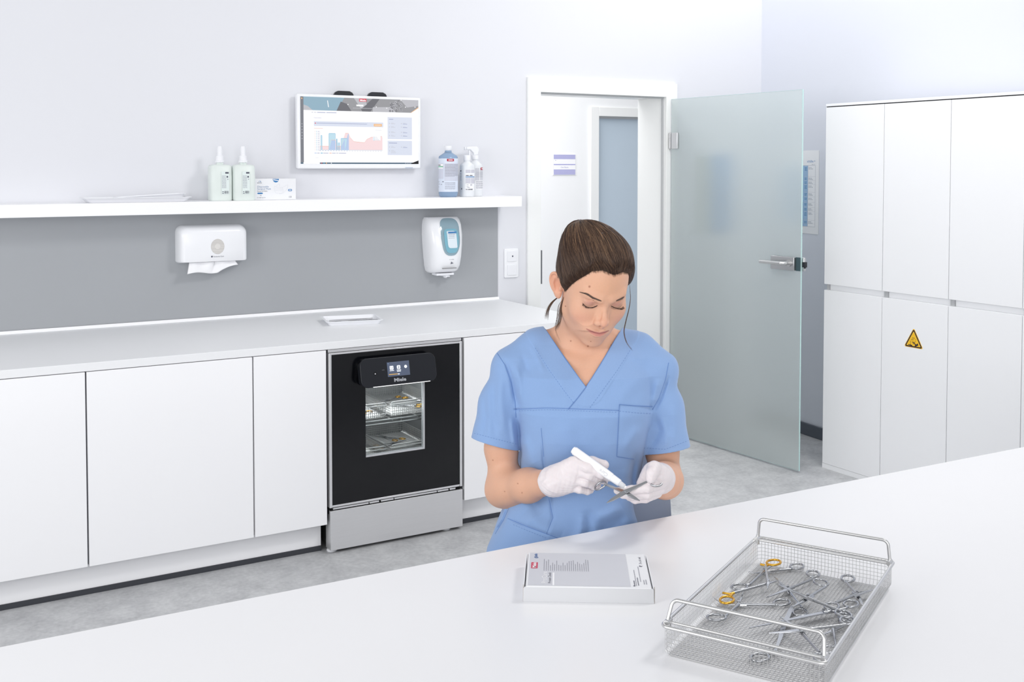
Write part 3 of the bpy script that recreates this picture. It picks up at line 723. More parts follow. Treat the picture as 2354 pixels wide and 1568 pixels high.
# ================================================================== soap dispenser
SD = thing('soap_dispenser', 'white touchless disinfectant dispenser with a blue window on the grey panel', 'dispenser', (0.92, 0.82, 1.0))
cx_ = 0.925
lev = [(1.008, .070, .052), (1.020, .082, .080), (1.045, .088, .098), (1.09, .093, .108), (1.15, .098, .110), (1.20, .101, .104), (1.25, .100, .088), (1.275, .096, .072), (1.288, .088, .058)]
d = MB(); n_ = 40; V_ = []; F_ = []
for (z_, hw, dp) in lev:
    for k in range(n_):
        a = PI+PI*k/(n_-1); c_, s_ = math.cos(a), math.sin(a)
        V_.append((cx_+hw*math.copysign(abs(c_)**0.62, c_), yb_+dp*math.copysign(abs(s_)**0.62, s_), z_))
for i in range(len(lev)-1):
    for k in range(n_-1): F_.append((i*n_+k, i*n_+k+1, (i+1)*n_+k+1, (i+1)*n_+k))
F_.append([k for k in range(n_)][::-1]); F_.append([(len(lev)-1)*n_+k for k in range(n_)])
d.add(V_, F_, 0, True); hs = d.build('housing', M_PLAST, SD, sharp=50)
bv = BVHTree.FromPolygons(V_, F_)
def on_front(x_, z_, e_=0.001):
    h_, n__, *_ = bv.ray_cast(Vector((x_, 0.4, z_)), Vector((0, 1, 0)))
    return np.array(h_)+np.array(n__)*(-e_ if n__[1] > 0 else e_) if h_ else np.array([x_, yb_-0.05, z_])
def patch(poly_fn, nr, e_):
    """fan patch projected on the housing: poly_fn(angle)->(x,z)"""
    mb = MB(); N = 36; V2 = []; F2 = []
    c0 = np.mean([poly_fn(2*PI*k/N) for k in range(N)], axis=0)
    V2.append(on_front(c0[0], c0[1], e_))
    for r_ in range(1, nr+1):
        for k in range(N):
            p = np.array(poly_fn(2*PI*k/N)); q_ = c0+(p-c0)*r_/nr; V2.append(on_front(q_[0], q_[1], e_))
    for k in range(N): F2.append((0, 1+k, 1+(k+1) % N))
    for r_ in range(nr-1):
        for k in range(N): F2.append((1+r_*N+k, 1+(r_+1)*N+k, 1+(r_+1)*N+(k+1) % N, 1+r_*N+(k+1) % N))
    return mb.add(V2, F2, 0, True)
def wshape(a):
    c_, s_ = math.cos(a), math.sin(a)
    w_ = 0.054 if s_ > 0 else 0.052
    return (cx_+0.010+w_*math.copysign(abs(c_)**0.7, c_), 1.185+(0.098*abs(s_)**0.35 if s_ > 0 else -0.087*abs(s_)))
wn = patch(wshape, 10, 0.0020).build('window', mat('smoked_blue_window', (142, 168, 180), 0.12, noise=0.03, coat=0.5), SD)
def sshape(a):
    c_, s_ = math.cos(a), math.sin(a); return (cx_+0.012+0.040*math.copysign(abs(c_)**0.5, c_), 1.183+(0.048*abs(s_)**0.4 if s_ > 0 else -0.072*abs(s_)))
patch(sshape, 9, 0.0032).build('liquid', mat('liquid_blue', (128, 182, 200), 0.15, noise=0.05), wn)
def lshape(a):
    c_, s_ = math.cos(a), math.sin(a); return (cx_+0.014+0.026*math.copysign(abs(c_)**0.3, c_)-0.006*s_, 1.178+0.042*math.copysign(abs(s_)**0.3, s_))
lb = patch(lshape, 8, 0.0045).build('label', mat('label_pale', (226, 236, 243), 0.4), wn)
d = MB()
oo = on_front(cx_+0.014, 1.2, 0.0062)
d.rect(-0.022, 0.024, 0.008, 0.016, oo, X, Z, 0)
for k in range(7): d.greek(-0.02, 0.02, 0.0-0.0085*k, 0.0022, oo-Y*0.0005, X, Z, 1)
d.build('label_print', [M_BLUEINK, M_INKL], lb)
d = MB(); oo = on_front(cx_+0.012, 1.07, 0.002)
d.greek(-0.012, 0.014, 0.008, 0.002, oo, X, Z, 0, 1.0); d.flat([(-0.006, -0.014), (0.012, -0.010), (0.004, -0.006), (0.0, -0.001), (-0.002, -0.008)], oo-Y*0.0006, X, Z, 0)
d.build('pictogram', M_INK, hs)
d = MB(); d.box(cx_-0.036, cx_+0.04, yb_-0.107, yb_-0.097, 1.033, 1.0375); d.build('sensor_slot', mat('sensor_grey', (150, 150, 152), 0.3), hs)
d = MB(); d.box(cx_-0.052, cx_+0.045, yb_-0.070, yb_-0.012, 0.997, 1.0075); d.box(cx_-0.012, cx_+0.012, yb_-0.090, yb_-0.02, 0.991, 0.9968); d.box(cx_-0.006, cx_+0.006, yb_-0.07, yb_-0.05, 0.984, 0.9908)
d.build('pump_nozzle', M_PLASTB, SD, bevel=0.002)
# ================================================================== light switch
SWT = thing('light_switch', 'white double light switch on the wall beside the door frame', 'switch', (1.344, WY-0.005, 0.957))
sc = (1.3445, WY-0.009, 1.034)
MB().prism(rrect(0.084, 0.153, 0.007, 4), (sc[0], WY-0.0006, sc[2]), X, Z, 0.0085).build('cover_frame', M_PLAST, SWT, bevel=0.002)
for k, z_ in enumerate((1.0705, 0.9985)):
    q_ = MB().prism(rrect(0.056, 0.056, 0.003, 3), (sc[0]+0.002, WY-0.0093, z_), X, Z, 0.0035).build('rocker' if k else 'socket_plate', M_PLASTB, SWT, bevel=0.001)
    if k == 0: MB().prism(circ(0.0042, 14), (sc[0]+0.004, WY-0.0130, z_), X, Z, 0.0008).build('socket_hole', M_INK, q_)

# ================================================================== things on the shelf
ZS = 1.3918
def refill(x_, y_, lab, side):
    t = thing('refill_bottle', lab, 'bottle', (x_, y_, ZS), group='pale green soap refills on the shelf')
    mb_ = mat('pale_green_plastic', (238, 246, 242), 0.3, trans=0.12, ior=1.3, noise=0.02)
    MB().lathe([(0.052, 0.0), (0.056, 0.006), (0.0565, 0.10), (0.055, 0.150), (0.048, 0.157), (0.018, 0.160), (0.0165, 0.168)], 40, (x_, y_, ZS), power=5.0, sx=0.86, sy=0.62).build('body', mb_, t, sharp=50)
    c_ = MB().lathe([(0.021, 0.1685), (0.021, 0.176), (0.017, 0.178), (0.0165, 0.196), (0.011, 0.200), (0.0115, 0.232), (0.009, 0.240)], 24, (x_, y_, ZS)).build('pump_cap', M_PLASTB, t, sharp=50)
    d = MB(); o = np.array([x_+side*0.014, y_-0.0366, ZS])
    d.rect(-0.017, 0.017, 0.028, 0.128, o, X, Z, 0)
    for k in range(15): d.greek(-0.015, 0.004, 0.056+0.0038*k, 0.0016, o-Y*0.0004, X, Z, 1, 1.0)
    d.rect(0.0, 0.015, 0.119, 0.126, o-Y*0.0004, X, Z, 2); d.flat(circ(0.004, 12, 0.009, 0.105), o-Y*0.0004, X, Z, 2); d.flat(circ(0.003, 4, 0.011, 0.094), o-Y*0.0004, X, Z, 1)
    for k in range(9): d.rect(-0.004+k*0.002, -0.004+k*0.002+random.uniform(0.0006, 0.0014), 0.031, 0.043, o-Y*0.0004, X, Z, 2)
    d.greek(-0.014, -0.006, 0.031, 0.003, o-Y*0.0004, X, Z, 2); d.greek(-0.014, -0.006, 0.038, 0.003, o-Y*0.0004, X, Z, 2)
    d.build('label', [mat('label_mint', (226, 236, 234), 0.5), M_INKL, M_INK], t)
refill(-0.2165, 0.748, 'left one of the two pale green pump bottles on the shelf', 1)
refill(-0.1185, 0.728, 'right one of the two pale green pump bottles, touching the mask box', 0.2)
MBX = thing('mask_box', 'white surgical mask box with blue print on the shelf', 'box', (0.025, 0.765, ZS), rz=0.0)
bx0, bx1, by0, by1, bz1 = -0.068, 0.126, 0.730, 0.815, ZS+0.0955
MB().box(bx0, bx1, by0, by1, ZS, bz1).build('carton', M_CARD, MBX, bevel=0.0012)
d = MB(); o = np.array([bx0, by0-0.0005, ZS]); w_ = bx1-bx0
P = [(0.100+0.0145*math.cos(PI+PI*k/14), 0.0945+0.0165*math.sin(PI+PI*k/14)) for k in range(15)]
d.flat(P, o, X, Z, 0); d.flat([(0.087, 0.089), (0.112, 0.085), (0.112, 0.088), (0.088, 0.0925)], o-Y*0.0003, X, Z, 3)
d.text('Disposable', 0.0115, o+X*0.014+Z*0.056, X, Z, 1, fit=0.052); d.text('Surgical Mask', 0.0115, o+X*0.014+Z*0.046, X, Z, 1, fit=0.063)
d.text('Einweg OP-Maske', 0.0062, o+X*0.014+Z*0.0375, X, Z, 2, fit=0.046)
d.flat(rrect(0.025, 0.0065, 0.003, 3, 0.0265, 0.030), o, X, Z, 0); d.flat(rrect(0.019, 0.009, 0.0042, 4, 0.166, 0.043), o, X, Z, 0); d.flat(rrect(0.012, 0.003, 0.001, 2, 0.166, 0.043), o-Y*0.0003, X, Z, 3)
d.text('50', 0.007, o+X*0.026+Z*0.018, X, Z, 2); d.text('EN 14683 Type II R', 0.005, o+X*0.013+Z*0.0085, X, Z, 2, fit=0.038); d.text('CE', 0.010, o+X*0.160+Z*0.009, X, Z, 2, fit=0.0125)
d.flat(circ(0.0055, 16, 0.026, 0.083, 0.0035), o, X, Z, 1); d.flat(circ(0.003, 12, 0.025, 0.0825, 0.002), o-Y*0.0003, X, Z, 3); d.greek(0.014, 0.036, 0.0755, 0.0022, o, X, Z, 2, 1.0)
d.rect(-0.0002, 0.0035, 0.034, 0.063, o, X, Z, 0); d.greek(0.158, 0.174, 0.0355, 0.0012, o, X, Z, 4, 1.0)
for pts in ([(0.094, 0.062), (0.106, 0.056), (0.130, 0.056), (0.150, 0.066)], [(0.094, 0.062), (0.093, 0.044), (0.102, 0.030), (0.126, 0.030), (0.133, 0.038), (0.130, 0.056)], [(0.101, 0.060), (0.112, 0.071), (0.117, 0.070), (0.118, 0.060)], [(0.150, 0.066), (0.156, 0.066), (0.152, 0.050), (0.132, 0.029), (0.115, 0.027)], [(0.096, 0.050), (0.130, 0.047)], [(0.096, 0.043), (0.130, 0.040)]):
    Q = bez([(p[0], p[1]) for p in pts], 5)
    for p, q_ in zip(Q[:-1], Q[1:]):
        n2 = nrm(np.array([-(q_-p)[1], (q_-p)[0]]))*0.0004; d.flat([p-n2, q_-n2, q_+n2, p+n2], o, X, Z, 4)
d.build('print', [M_BLUEINK, mat('print_steel_blue', (136, 158, 190), 0.6), M_INK, M_WHITEINK, mat('print_pale', (212, 214, 222), 0.6)], MBX)

def label_wrap(cx_, cy_, r, a0, a1, z0, z1, n=14):
    V2 = []; 
    for z_ in (z0, z1):
        for k in range(n+1):
            a = math.radians(a0+(a1-a0)*k/n); V2.append((cx_+r*math.cos(a), cy_+r*math.sin(a), z_))
    return V2, [(k, k+1, n+2+k, n+1+k) for k in range(n)]
def curved(mb, cx_, cy_, r, a0, a1, z0, z1, mi, n=6): V2, F2 = label_wrap(cx_, cy_, r, a0, a1, z0, z1, n); mb.add(V2, F2, mi, True)
def curved_lines(mb, cx_, cy_, r, a0, a1, z0, z1, n, mi):
    for k in range(n):
        z_ = z1-(z1-z0)*k/n; a = a0
        while a < a1-2:
            w_ = min(random.uniform(3, 9), a1-a); curved(mb, cx_, cy_, r, a, a+w_, z_-0.0016, z_, mi, 2); a += w_+1.6
            if k % 5 == 4 and a > a0+(a1-a0)*0.6: break
BX, BY = 0.912, 0.742
t = thing('cleaner_bottle', 'clear blue cleaner bottle with white cap and red logo on the shelf', 'bottle', (BX, BY, ZS))
r_ = 0.0475
MB().lathe([(0.040, 0.0), (0.044, 0.004), (0.0475, 0.016), (0.0475, 0.196), (0.045, 0.202), (0.030, 0.212), (0.018, 0.220), (0.0165, 0.226), (0.0165, 0.229)], 40, (BX, BY, ZS)).build('body', mat('clear_blue_plastic', (178, 206, 236), 0.12, trans=0.55, ior=1.3, noise=0.01), t, sharp=60)
MB().lathe([(0.0172, 0.2292), (0.0178, 0.2300), (0.0178, 0.250), (0.0165, 0.252)], 28, (BX, BY, ZS)).build('cap', M_PLASTB, t)
d = MB(); ang = math.degrees(math.atan2(CAM[1]-BY, CAM[0]-BX))   # label side faces the room
a_c = -122.0
curved(d, BX, BY, r_+0.0006, a_c-92, a_c+92, 0.026+ZS, 0.190+ZS, 0, 30)
curved(d, BX, BY, r_+0.0010, a_c-92, a_c-24, 0.090+ZS, 0.166+ZS, 5, 12); curved(d, BX, BY, r_+0.0013, a_c-92, a_c-26, 0.140+ZS, 0.163+ZS, 6, 10)
curved(d, BX, BY, r_+0.0010, a_c-18, a_c+92, 0.080+ZS, 0.166+ZS, 5, 20)
curved(d, BX, BY, r_+0.0016, a_c-85, a_c-26, 0.1475+ZS, 0.1515+ZS, 2, 10); curved(d, BX, BY, r_+0.0016, a_c-84, a_c-45, 0.155+ZS, 0.159+ZS, 3, 8)
curved(d, BX, BY, r_+0.0018, a_c-2, a_c+40, 0.176+ZS, 0.188+ZS, 1, 10); curved(d, BX, BY, r_+0.0024, a_c+6, a_c+32, 0.180+ZS, 0.184+ZS, 6, 8)
for z0 in (0.156, 0.140, 0.126, 0.111): curved_lines(d, BX, BY, r_+0.0016, a_c-14, a_c+80, z0-0.012+ZS, z0+0.006+ZS, 5, 4)
for z0 in (0.072, 0.063, 0.053, 0.044): curved_lines(d, BX, BY, r_+0.0016, a_c-14, a_c+50, z0-0.006+ZS, z0+ZS, 2, 4)
for (a, z0) in ((-70, 0.073), (-65, 0.062), (-32, 0.074), (-44, 0.06), (-72, 0.048)): curved(d, BX, BY, r_+0.0016, a_c+a, a_c+a+10, z0+ZS, z0+0.003+ZS, 3 if a == -32 else 4, 3)
d.build('label', [mat('label_ice', (222, 230, 244), 0.4), M_RED, M_GREENINK, M_INK, M_INKL, mat('label_lilac_grey', (210, 214, 228), 0.4), M_WHITEINK], t)
BX2, BY2 = 1.020, 0.748
t = thing('round_bottle', 'white bottle with blue striped label and screw cap, left of the spray bottle', 'bottle', (BX2, BY2, ZS))
r_ = 0.0365
wp = mat('white_translucent_plastic', (240, 243, 246), 0.3, trans=0.08, noise=0.01)
MB().lathe([(0.034, 0.0), (0.0365, 0.004), (0.0365, 0.150), (0.034, 0.160), (0.020, 0.170), (0.0165, 0.174), (0.0165, 0.180)], 36, (BX2, BY2, ZS)).build('body', wp, t, sharp=60)
MB().lathe([(0.0178, 0.1802), (0.0178, 0.205), (0.0165, 0.207)], 28, (BX2, BY2, ZS)).build('cap', M_PLASTB, t)
d = MB()
curved(d, BX2, BY2, r_+0.0006, a_c-8, a_c+88, 0.030+ZS, 0.136+ZS, 0, 20)
curved(d, BX2, BY2, r_+0.0010, a_c-6, a_c+32, 0.066+ZS, 0.134+ZS, 4, 8); curved(d, BX2, BY2, r_+0.0010, a_c+36, a_c+86, 0.066+ZS, 0.134+ZS, 4, 8)
curved(d, BX2, BY2, r_+0.0013, a_c-6, a_c+86, 0.094+ZS, 0.118+ZS, 0, 14)
curved(d, BX2, BY2, r_+0.0017, a_c-6, a_c+80, 0.0965+ZS, 0.1005+ZS, 1, 14); curved(d, BX2, BY2, r_+0.0017, a_c-4, a_c+18, 0.1035+ZS, 0.1075+ZS, 2, 4); curved(d, BX2, BY2, r_+0.0017, a_c+24, a_c+50, 0.1035+ZS, 0.1075+ZS, 2, 4)
for k in range(14): curved(d, BX2, BY2, r_+0.0015, a_c-4+k*4, a_c-4+k*4+random.uniform(1, 3), 0.033+ZS, 0.040+ZS, 2, 1)
for (a, z0) in ((0, 0.058), (30, 0.06), (30, 0.055), (0, 0.048), (10, 0.045)): curved(d, BX2, BY2, r_+0.0016, a_c+a, a_c+a+16, z0+ZS, z0+0.0022+ZS, 3, 3)
curved(d, BX2, BY2, r_+0.0008, a_c-60, a_c-44, 0.126+ZS, 0.131+ZS, 2, 3)
for k in range(5): curved(d, BX2, BY2, r_+0.0008, a_c-62, a_c-44, 0.115-0.008*k+ZS, 0.117-0.008*k+ZS, 3, 3)
curved(d, BX2, BY2, r_+0.0008, a_c-46, a_c-38, 0.036+ZS, 0.043+ZS, 2, 2)
d.build('label', [mat('label_white', (246, 247, 249), 0.4), M_BLUEINK, M_INK, M_INKL, mat('label_mauve_grey', (206, 206, 216), 0.45)], t)
BX3, BY3 = 1.088, 0.790
t = thing('spray_bottle', 'white trigger spray bottle with red logo, rightmost on the shelf', 'bottle', (BX3, BY3, ZS))
MB().lathe([(0.036, 0.0), (0.0385, 0.004), (0.0385, 0.150), (0.036, 0.160), (0.021, 0.175), (0.015, 0.180), (0.0145, 0.186)], 36, (BX3, BY3, ZS)).build('body', wp, t, sharp=60)
tp = MB().lathe([(0.0178, 0.1862), (0.0178, 0.206), (0.015, 0.208)], 24, (BX3, BY3, ZS)).build('collar', M_PLASTB, t)
d = MB(); hy = BY3-0.009
d.prism([(-0.052, 0.236), (-0.050, 0.248), (-0.036, 0.2505), (0.006, 0.2515), (0.016, 0.246), (0.021, 0.232), (0.017, 0.222), (0.014, 0.2085), (-0.010, 0.2085), (-0.010, 0.218), (-0.028, 0.235)], (BX3, hy+0.018, ZS), X, Z, 0.018)
hd = d.build('spray_head', M_PLASTB, t, bevel=0.003, seg=2)
d = MB(); d.prism([(-0.036, 0.2335), (-0.030, 0.2335), (-0.0275, 0.215), (-0.034, 0.196), (-0.040, 0.195), (-0.036, 0.214)], (BX3, hy+0.014, ZS), X, Z, 0.010); d.build('trigger', M_PLASTB, hd, bevel=0.002)
d = MB(); d.box(BX3-0.060, BX3-0.0525, hy+0.002, hy+0.016, 0.234+ZS, 0.249+ZS); d.build('nozzle', M_PLASTB, hd, bevel=0.002)
d = MB(); r_ = 0.0385
curved(d, BX3, BY3, r_+0.0006, a_c+5, a_c+100, 0.080+ZS, 0.142+ZS, 0, 18); curved(d, BX3, BY3, r_+0.0006, a_c+5, a_c+95, 0.036+ZS, 0.079+ZS, 3, 18)
curved(d, BX3, BY3, r_+0.0012, a_c+50, a_c+92, 0.133+ZS, 0.145+ZS, 1, 8); curved(d, BX3, BY3, r_+0.0018, a_c+58, a_c+86, 0.137+ZS, 0.141+ZS, 3, 6)
curved(d, BX3, BY3, r_+0.0010, a_c+38, a_c+42, 0.080+ZS, 0.142+ZS, 3, 2)
for z0 in (0.122, 0.115, 0.108, 0.099): curved_lines(d, BX3, BY3, r_+0.0014, a_c+12, a_c+92, z0-0.003+ZS, z0+ZS, 1, 2)
for z0 in (0.076, 0.066, 0.056, 0.046): curved_lines(d, BX3, BY3, r_+0.0012, a_c+10, a_c+80, z0-0.007+ZS, z0+ZS, 3, 2)
d.build('label', [M_GREY, M_RED, M_INKL, M_WHITEINK], t)

def tray(name, label, M, w, dp, h, inset, matr, lip=0.006, th=0.0025):
    t = thing(name, label, 'tray', M=M)
    d = MB()
    def rr(w_, d_, z_): return [(p[0], p[1], z_) for p in rrect(w_, d_, 0.014, 5)]
    L_ = [rr(w-2*inset, dp-2*inset, 0.0), rr(w-2*lip, dp-2*lip, h), rr(w, dp, h+0.001), rr(w, dp, h+0.003), rr(w-2*lip-2*th, dp-2*lip-2*th, h+0.003), rr(w-2*inset-2*th, dp-2*inset-2*th, th)]
    n_ = len(L_[0]); V2 = [p for r in L_ for p in r]; F2 = []
    for i in range(len(L_)-1):
        for k in range(n_): F2.append((i*n_+k, i*n_+(k+1) % n_, (i+1)*n_+(k+1) % n_, (i+1)*n_+k))
    F2.append([k for k in range(n_)][::-1]); F2.append([(len(L_)-1)*n_+k for k in range(n_)])
    d.add(V2, F2, 0, True); o = d.build('tray_body', matr, t, local=True, sharp=30)
    return t
tray('plastic_tray', 'wide shallow white tray lying at the left end of the shelf', Matrix.Translation((-0.575, 0.742, ZS)), 0.435, 0.155, 0.018, 0.022, M_PLASTB)
tray('plastic_tray', 'smaller white tray resting askew in the wide tray on the shelf', Matrix.Translation((-0.515, 0.755, ZS+0.0126)) @ Matrix.Rotation(-0.05, 4, 'Y') @ Matrix.Rotation(0.03, 4, 'Z'), 0.29, 0.095, 0.013, 0.012, M_PLASTB)
# instrument tray on the worktop
TM = Matrix.Translation((0.286, 0.462, 0.8492)) @ Matrix.Rotation(-0.215, 4, 'Z')
tray('instrument_tray', 'small white tray with steel instruments on the worktop', TM, 0.250, 0.200, 0.016, 0.014, M_PLASTB)
# ================================================================== notices
SG = thing('door_plate', 'lilac and white room sign on the corridor wall seen through the doorway', 'sign', (3.455, FY-0.002, 1.555))
sgx0, sgx1, sgz0, sgz1 = 3.349, 3.565, 1.472, 1.640
d = MB().box(sgx0-0.008, sgx1+0.004, FY-0.006, FY-0.0008, sgz0-0.003, sgz1+0.003).build('holder', M_PLAST, SG)
d = MB(); o = np.array([sgx0, FY-0.0066, sgz0]); w_ = sgx1-sgx0
d.rect(0, w_, 0.130, 0.168, o, X, Z, 0); d.rect(0, w_, 0.090, 0.130, o, X, Z, 1); d.rect(0, w_, 0.080, 0.090, o, X, Z, 0); d.rect(0, w_, 0.044, 0.080, o, X, Z, 1); d.rect(0, w_, 0, 0.044, o, X, Z, 0)
d.text('Care Room', 0.018, o+X*w_/2+Z*0.056-Y*0.0005, X, Z, 2, align='CENTER', fit=0.075); d.rect(0.012, 0.024, 0.120, 0.1225, o-Y*0.0005, X, Z, 2)
d.build('inlay', [M_LILAC, M_WHITEINK, mat('lilac_dark', (150, 150, 196), 0.5)], SG)
def notice(name, label, o, u, v, n, w_, h_, kind):
    t = thing(name, label, 'poster', tuple(o))
    MB().prism([(0, 0), (w_, 0), (w_, h_), (0, h_)], o, u, v, 0.0009).build('sheet', M_PAPER, t)
    d = MB(); q_ = o+n*0.0012; e_ = n*0.0003
    if kind == 0:
        d.rect(0.03, w_-0.028, 0.04, h_-0.085, q_, u, v, 2); d.rect(0.032, w_-0.092, 0.042, h_-0.087, q_+e_, u, v, 0); d.rect(w_-0.089, w_-0.03, 0.042, h_-0.087, q_+e_, u, v, 3)
        d.text('schülke +', 0.020, q_+u*(w_-0.10)+v*(h_-0.068), u, v, 1, fit=0.068); d.greek(w_-0.06, w_-0.03, h_-0.082, 0.004, q_, u, v, 2, 1.0)
        z_ = h_-0.10
        for k, s_ in enumerate((0.06, 0.022, 0.022, 0.045, 0.025, 0.032, 0.028, 0.024, 0.05, 0.02)):
            for j in range(max(1, int(s_/0.022))+1): d.greek(w_-0.118, w_-0.098, z_-j*0.0075, 0.0035, q_+e_*2, u, v, 1, 0.95); 
            d.greek(w_-0.085, w_-0.055, z_, 0.003, q_+e_*2, u, v, 4, 0.9); d.greek(w_-0.085, w_-0.045, z_-0.007, 0.003, q_+e_*2, u, v, 4, 0.9)
            d.greek(0.04, 0.12, z_, 0.003, q_+e_*2, u, v, 1, 0.9)
            z_ -= s_; d.rect(0.03, w_-0.028, z_+0.0105, z_+0.0115, q_+e_*2, u, v, 2)
            if z_ < 0.06: break
    else:
        d.rect(0.0, w_*0.42, 0.0, h_, q_, u, v, 2); d.rect(w_*0.42, w_, 0.0, h_, q_, u, v, 0)
        for k in range(9): d.greek(0.02, w_*0.36, 0.05+k*0.042, 0.006, q_+e_, u, v, 3, 0.9); d.greek(w_*0.46, w_-0.02, 0.05+k*0.042, 0.006, q_+e_, u, v, 3, 0.9)
    d.build('print', [M_SKYINK if kind == 0 else mat('poster_blue', (72, 146, 206), 0.6), M_BLUEINK, M_GREY if kind == 0 else mat('poster_grey', (186, 192, 186), 0.6), M_WHITEINK, M_INKL], t)
RDN = np.array([RD[1], -RD[0], 0]); RD3 = np.array([RD[0], RD[1], 0])
notice('wall_chart', 'white wall chart with blue column, half hidden behind the glass door edge', rw(0.187, 0.001, 1.158), RD3, Z, RDN, 0.335, 0.475, 0)
notice('wall_notice', 'grey and blue notice blurred behind the satin glass door', np.array([2.60, WY-0.001, 1.15]), X, Z, -Y, 0.27, 0.46, 1)
# ================================================================== foreground table
def onz(px, py, z):
    d = FW+RT*(px-1177)/FPX-UP*(py-CYP)/FPX
    return CAM+d*(z-CAM[2])/d[2]
TZ = 0.75
ta = math.atan2(-2.146+2.086, 1.268+1.356)
TBM = Matrix.Translation((-0.044, -2.116, 0)) @ Matrix.Rotation(ta, 4, 'Z')
tb = thing('table', 'large white table filling the foreground', 'table', M=TBM)
MB().box(-2.3, 2.3, -1.10, 0.0, TZ-0.028, TZ).build('tabletop', M_TABLE, tb, local=True, bevel=0.0015)
f_ = MB(); f_.box(-2.2, 2.2, -0.12, -0.08, TZ-0.07, TZ-0.0285); f_.box(-2.2, 2.2, -1.02, -0.98, TZ-0.07, TZ-0.0285); f_.box(-2.2, -2.16, -0.979, -0.121, TZ-0.07, TZ-0.0285); f_.box(2.16, 2.2, -0.979, -0.121, TZ-0.07, TZ-0.0285)
f_.build('frame', M_STEELH, tb, local=True)
for lx in (-2.2, 2.16):
    for ly in (-0.12, -1.02): MB().box(lx, lx+0.04, ly, ly+0.04, 0.0, TZ-0.0705).build('leg', M_STEELH, tb, local=True, bevel=0.002)

# ---- card box on the table
bu = nrm(np.array([0.200, -0.129, 0])); bvv = np.array([-bu[1], bu[0], 0]); bo = np.array([-0.5145, -2.3635, TZ])
BW, BD, BH = 0.238, 0.172, 0.0285
BM = Matrix(((bu[0], bvv[0], 0, bo[0]), (bu[1], bvv[1], 0, bo[1]), (0, 0, 1, bo[2]), (0, 0, 0, 1)))
bx = thing('card_box', 'flat grey white test kit box with red logo lying on the table', 'box', M=BM)
d = MB(); d.box(0.004, BW-0.004, 0.003, BD-0.001, 0.0, 0.0015); d.box(0.004, BW-0.004, BD-0.003, BD-0.0012, 0.0016, BH-0.002)
d.box(0.0, 0.0018, 0.004, BD-0.002, 0.0, BH-0.001); d.box(BW-0.0018, BW, 0.004, BD-0.002, 0.0, BH-0.001)
d.box(0.0035, 0.0050, 0.005, BD-0.004, 0.0016, BH-0.003); d.box(BW-0.0050, BW-0.0035, 0.005, BD-0.004, 0.0016, BH-0.003)
d.build('tray_part', M_CARD, bx, local=True)
d = MB(); d.prism([(0.0052, 0.0), (BW-0.0052, 0.0), (BW-0.0052, BD), (0.0052, BD)], (0, 0, BH-0.0012), X, Y, 0.0012)
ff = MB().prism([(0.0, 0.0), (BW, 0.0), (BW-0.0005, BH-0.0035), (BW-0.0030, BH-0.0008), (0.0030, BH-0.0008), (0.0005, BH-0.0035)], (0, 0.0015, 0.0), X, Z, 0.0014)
ff.build('front_flap', mat('shaded_card', (203, 204, 207), 0.6, noise=0.015), bx, local=True, bevel=0.0004)  # card painted greyer for the shade on the front face
lid = d.build('lid', M_CARD, bx, local=True, bevel=0.0004)
for (xa, sg) in ((0.0, 1), (BW, -1)):
    d = MB(); d.prism([(0.0015, 0.0), (0.0095, 0.004), (0.0105, BH-0.001), (0.006, BH+0.0006), (0.0016, BH-0.002)], (xa-sg*0.0004, 0, 0), Y, Z, 0.0010*sg if sg > 0 else 0.0010)
    d.build('side_flap', mat('raw_card_edge', (190, 184, 178), 0.7), bx, local=True)
d = MB(); zt = BH+0.0003; q_ = np.array([0, 0, zt]); e_ = Z*0.0002
d.rect(0.0085, 0.196, 0.006, BD-0.0015, q_, X, Y, 0)
TU, TV = Y, -X                  # print runs away from the front edge
def tq(a, b_, k=1): return np.array([a, b_, zt])+e_*k
d.rect(0.012, 0.0245, 0.088, 0.119, tq(0, 0), X, Y, 1); d.text('Miele', 0.0105, tq(0.0215, 0.0905, 2), TU, TV, 2, bold=0.03, fit=0.026)
d.text('Qualia', 0.0085, tq(0.0225, 0.143, 2), TU, TV, 3, bold=0.02, fit=0.022); d.flat(circ(0.0036, 14, 0.0215, 0.1445), tq(0, 0), X, Y, 3); d.flat(circ(0.002, 12, 0.0215, 0.1445), tq(0, 0, 2), X, Y, 0)
d.text('ProCare', 0.0135, tq(0.0425, 0.0150), TU, TV, 2, fit=0.056); d.text('Protein Check', 0.0078, tq(0.0505, 0.0155), TU, TV, 4, fit=0.052)
d.rect(0.0535, 0.0567, 0.006, 0.068, tq(0, 0), X, Y, 2)
for k in range(22):
    a = 0.0375+k*0.0040; L_ = 0.02+0.045*random.random()
    d.greek(0.080, 0.080+L_, 0, 0.0011, tq(a, 0.0), TU, TV, 5, 1.0); d.rect(0.0765, 0.078, 0, 0.001, tq(a, 0), TU, TV, 4)
for (a, b0, b1, h_, mi) in ((0.2045, 0.012, 0.035, 0.0018, 4), (0.2075, 0.010, 0.088, 0.0012, 5), (0.2115, 0.012, 0.05, 0.0014, 4), (0.2165, 0.03, 0.105, 0.0012, 5), (0.2225, 0.018, 0.038, 0.0014, 5), (0.2265, 0.018, 0.04, 0.0014, 5)): d.greek(b0, b1, 0, h_, tq(a, 0.0), TU, TV, mi, 1.0)
d.rect(0.201, 0.2045, 0.008, 0.0115, tq(0, 0), X, Y, 4); d.text('3 x 6 ml', 0.0075, tq(0.2245, 0.118), TU, TV, 4, fit=0.036); d.flat(circ(0.0032, 14, 0.2215, 0.108), tq(0, 0), X, Y, 4); d.flat(circ(0.0018, 10, 0.2225, 0.109), tq(0, 0, 2), X, Y, 6)
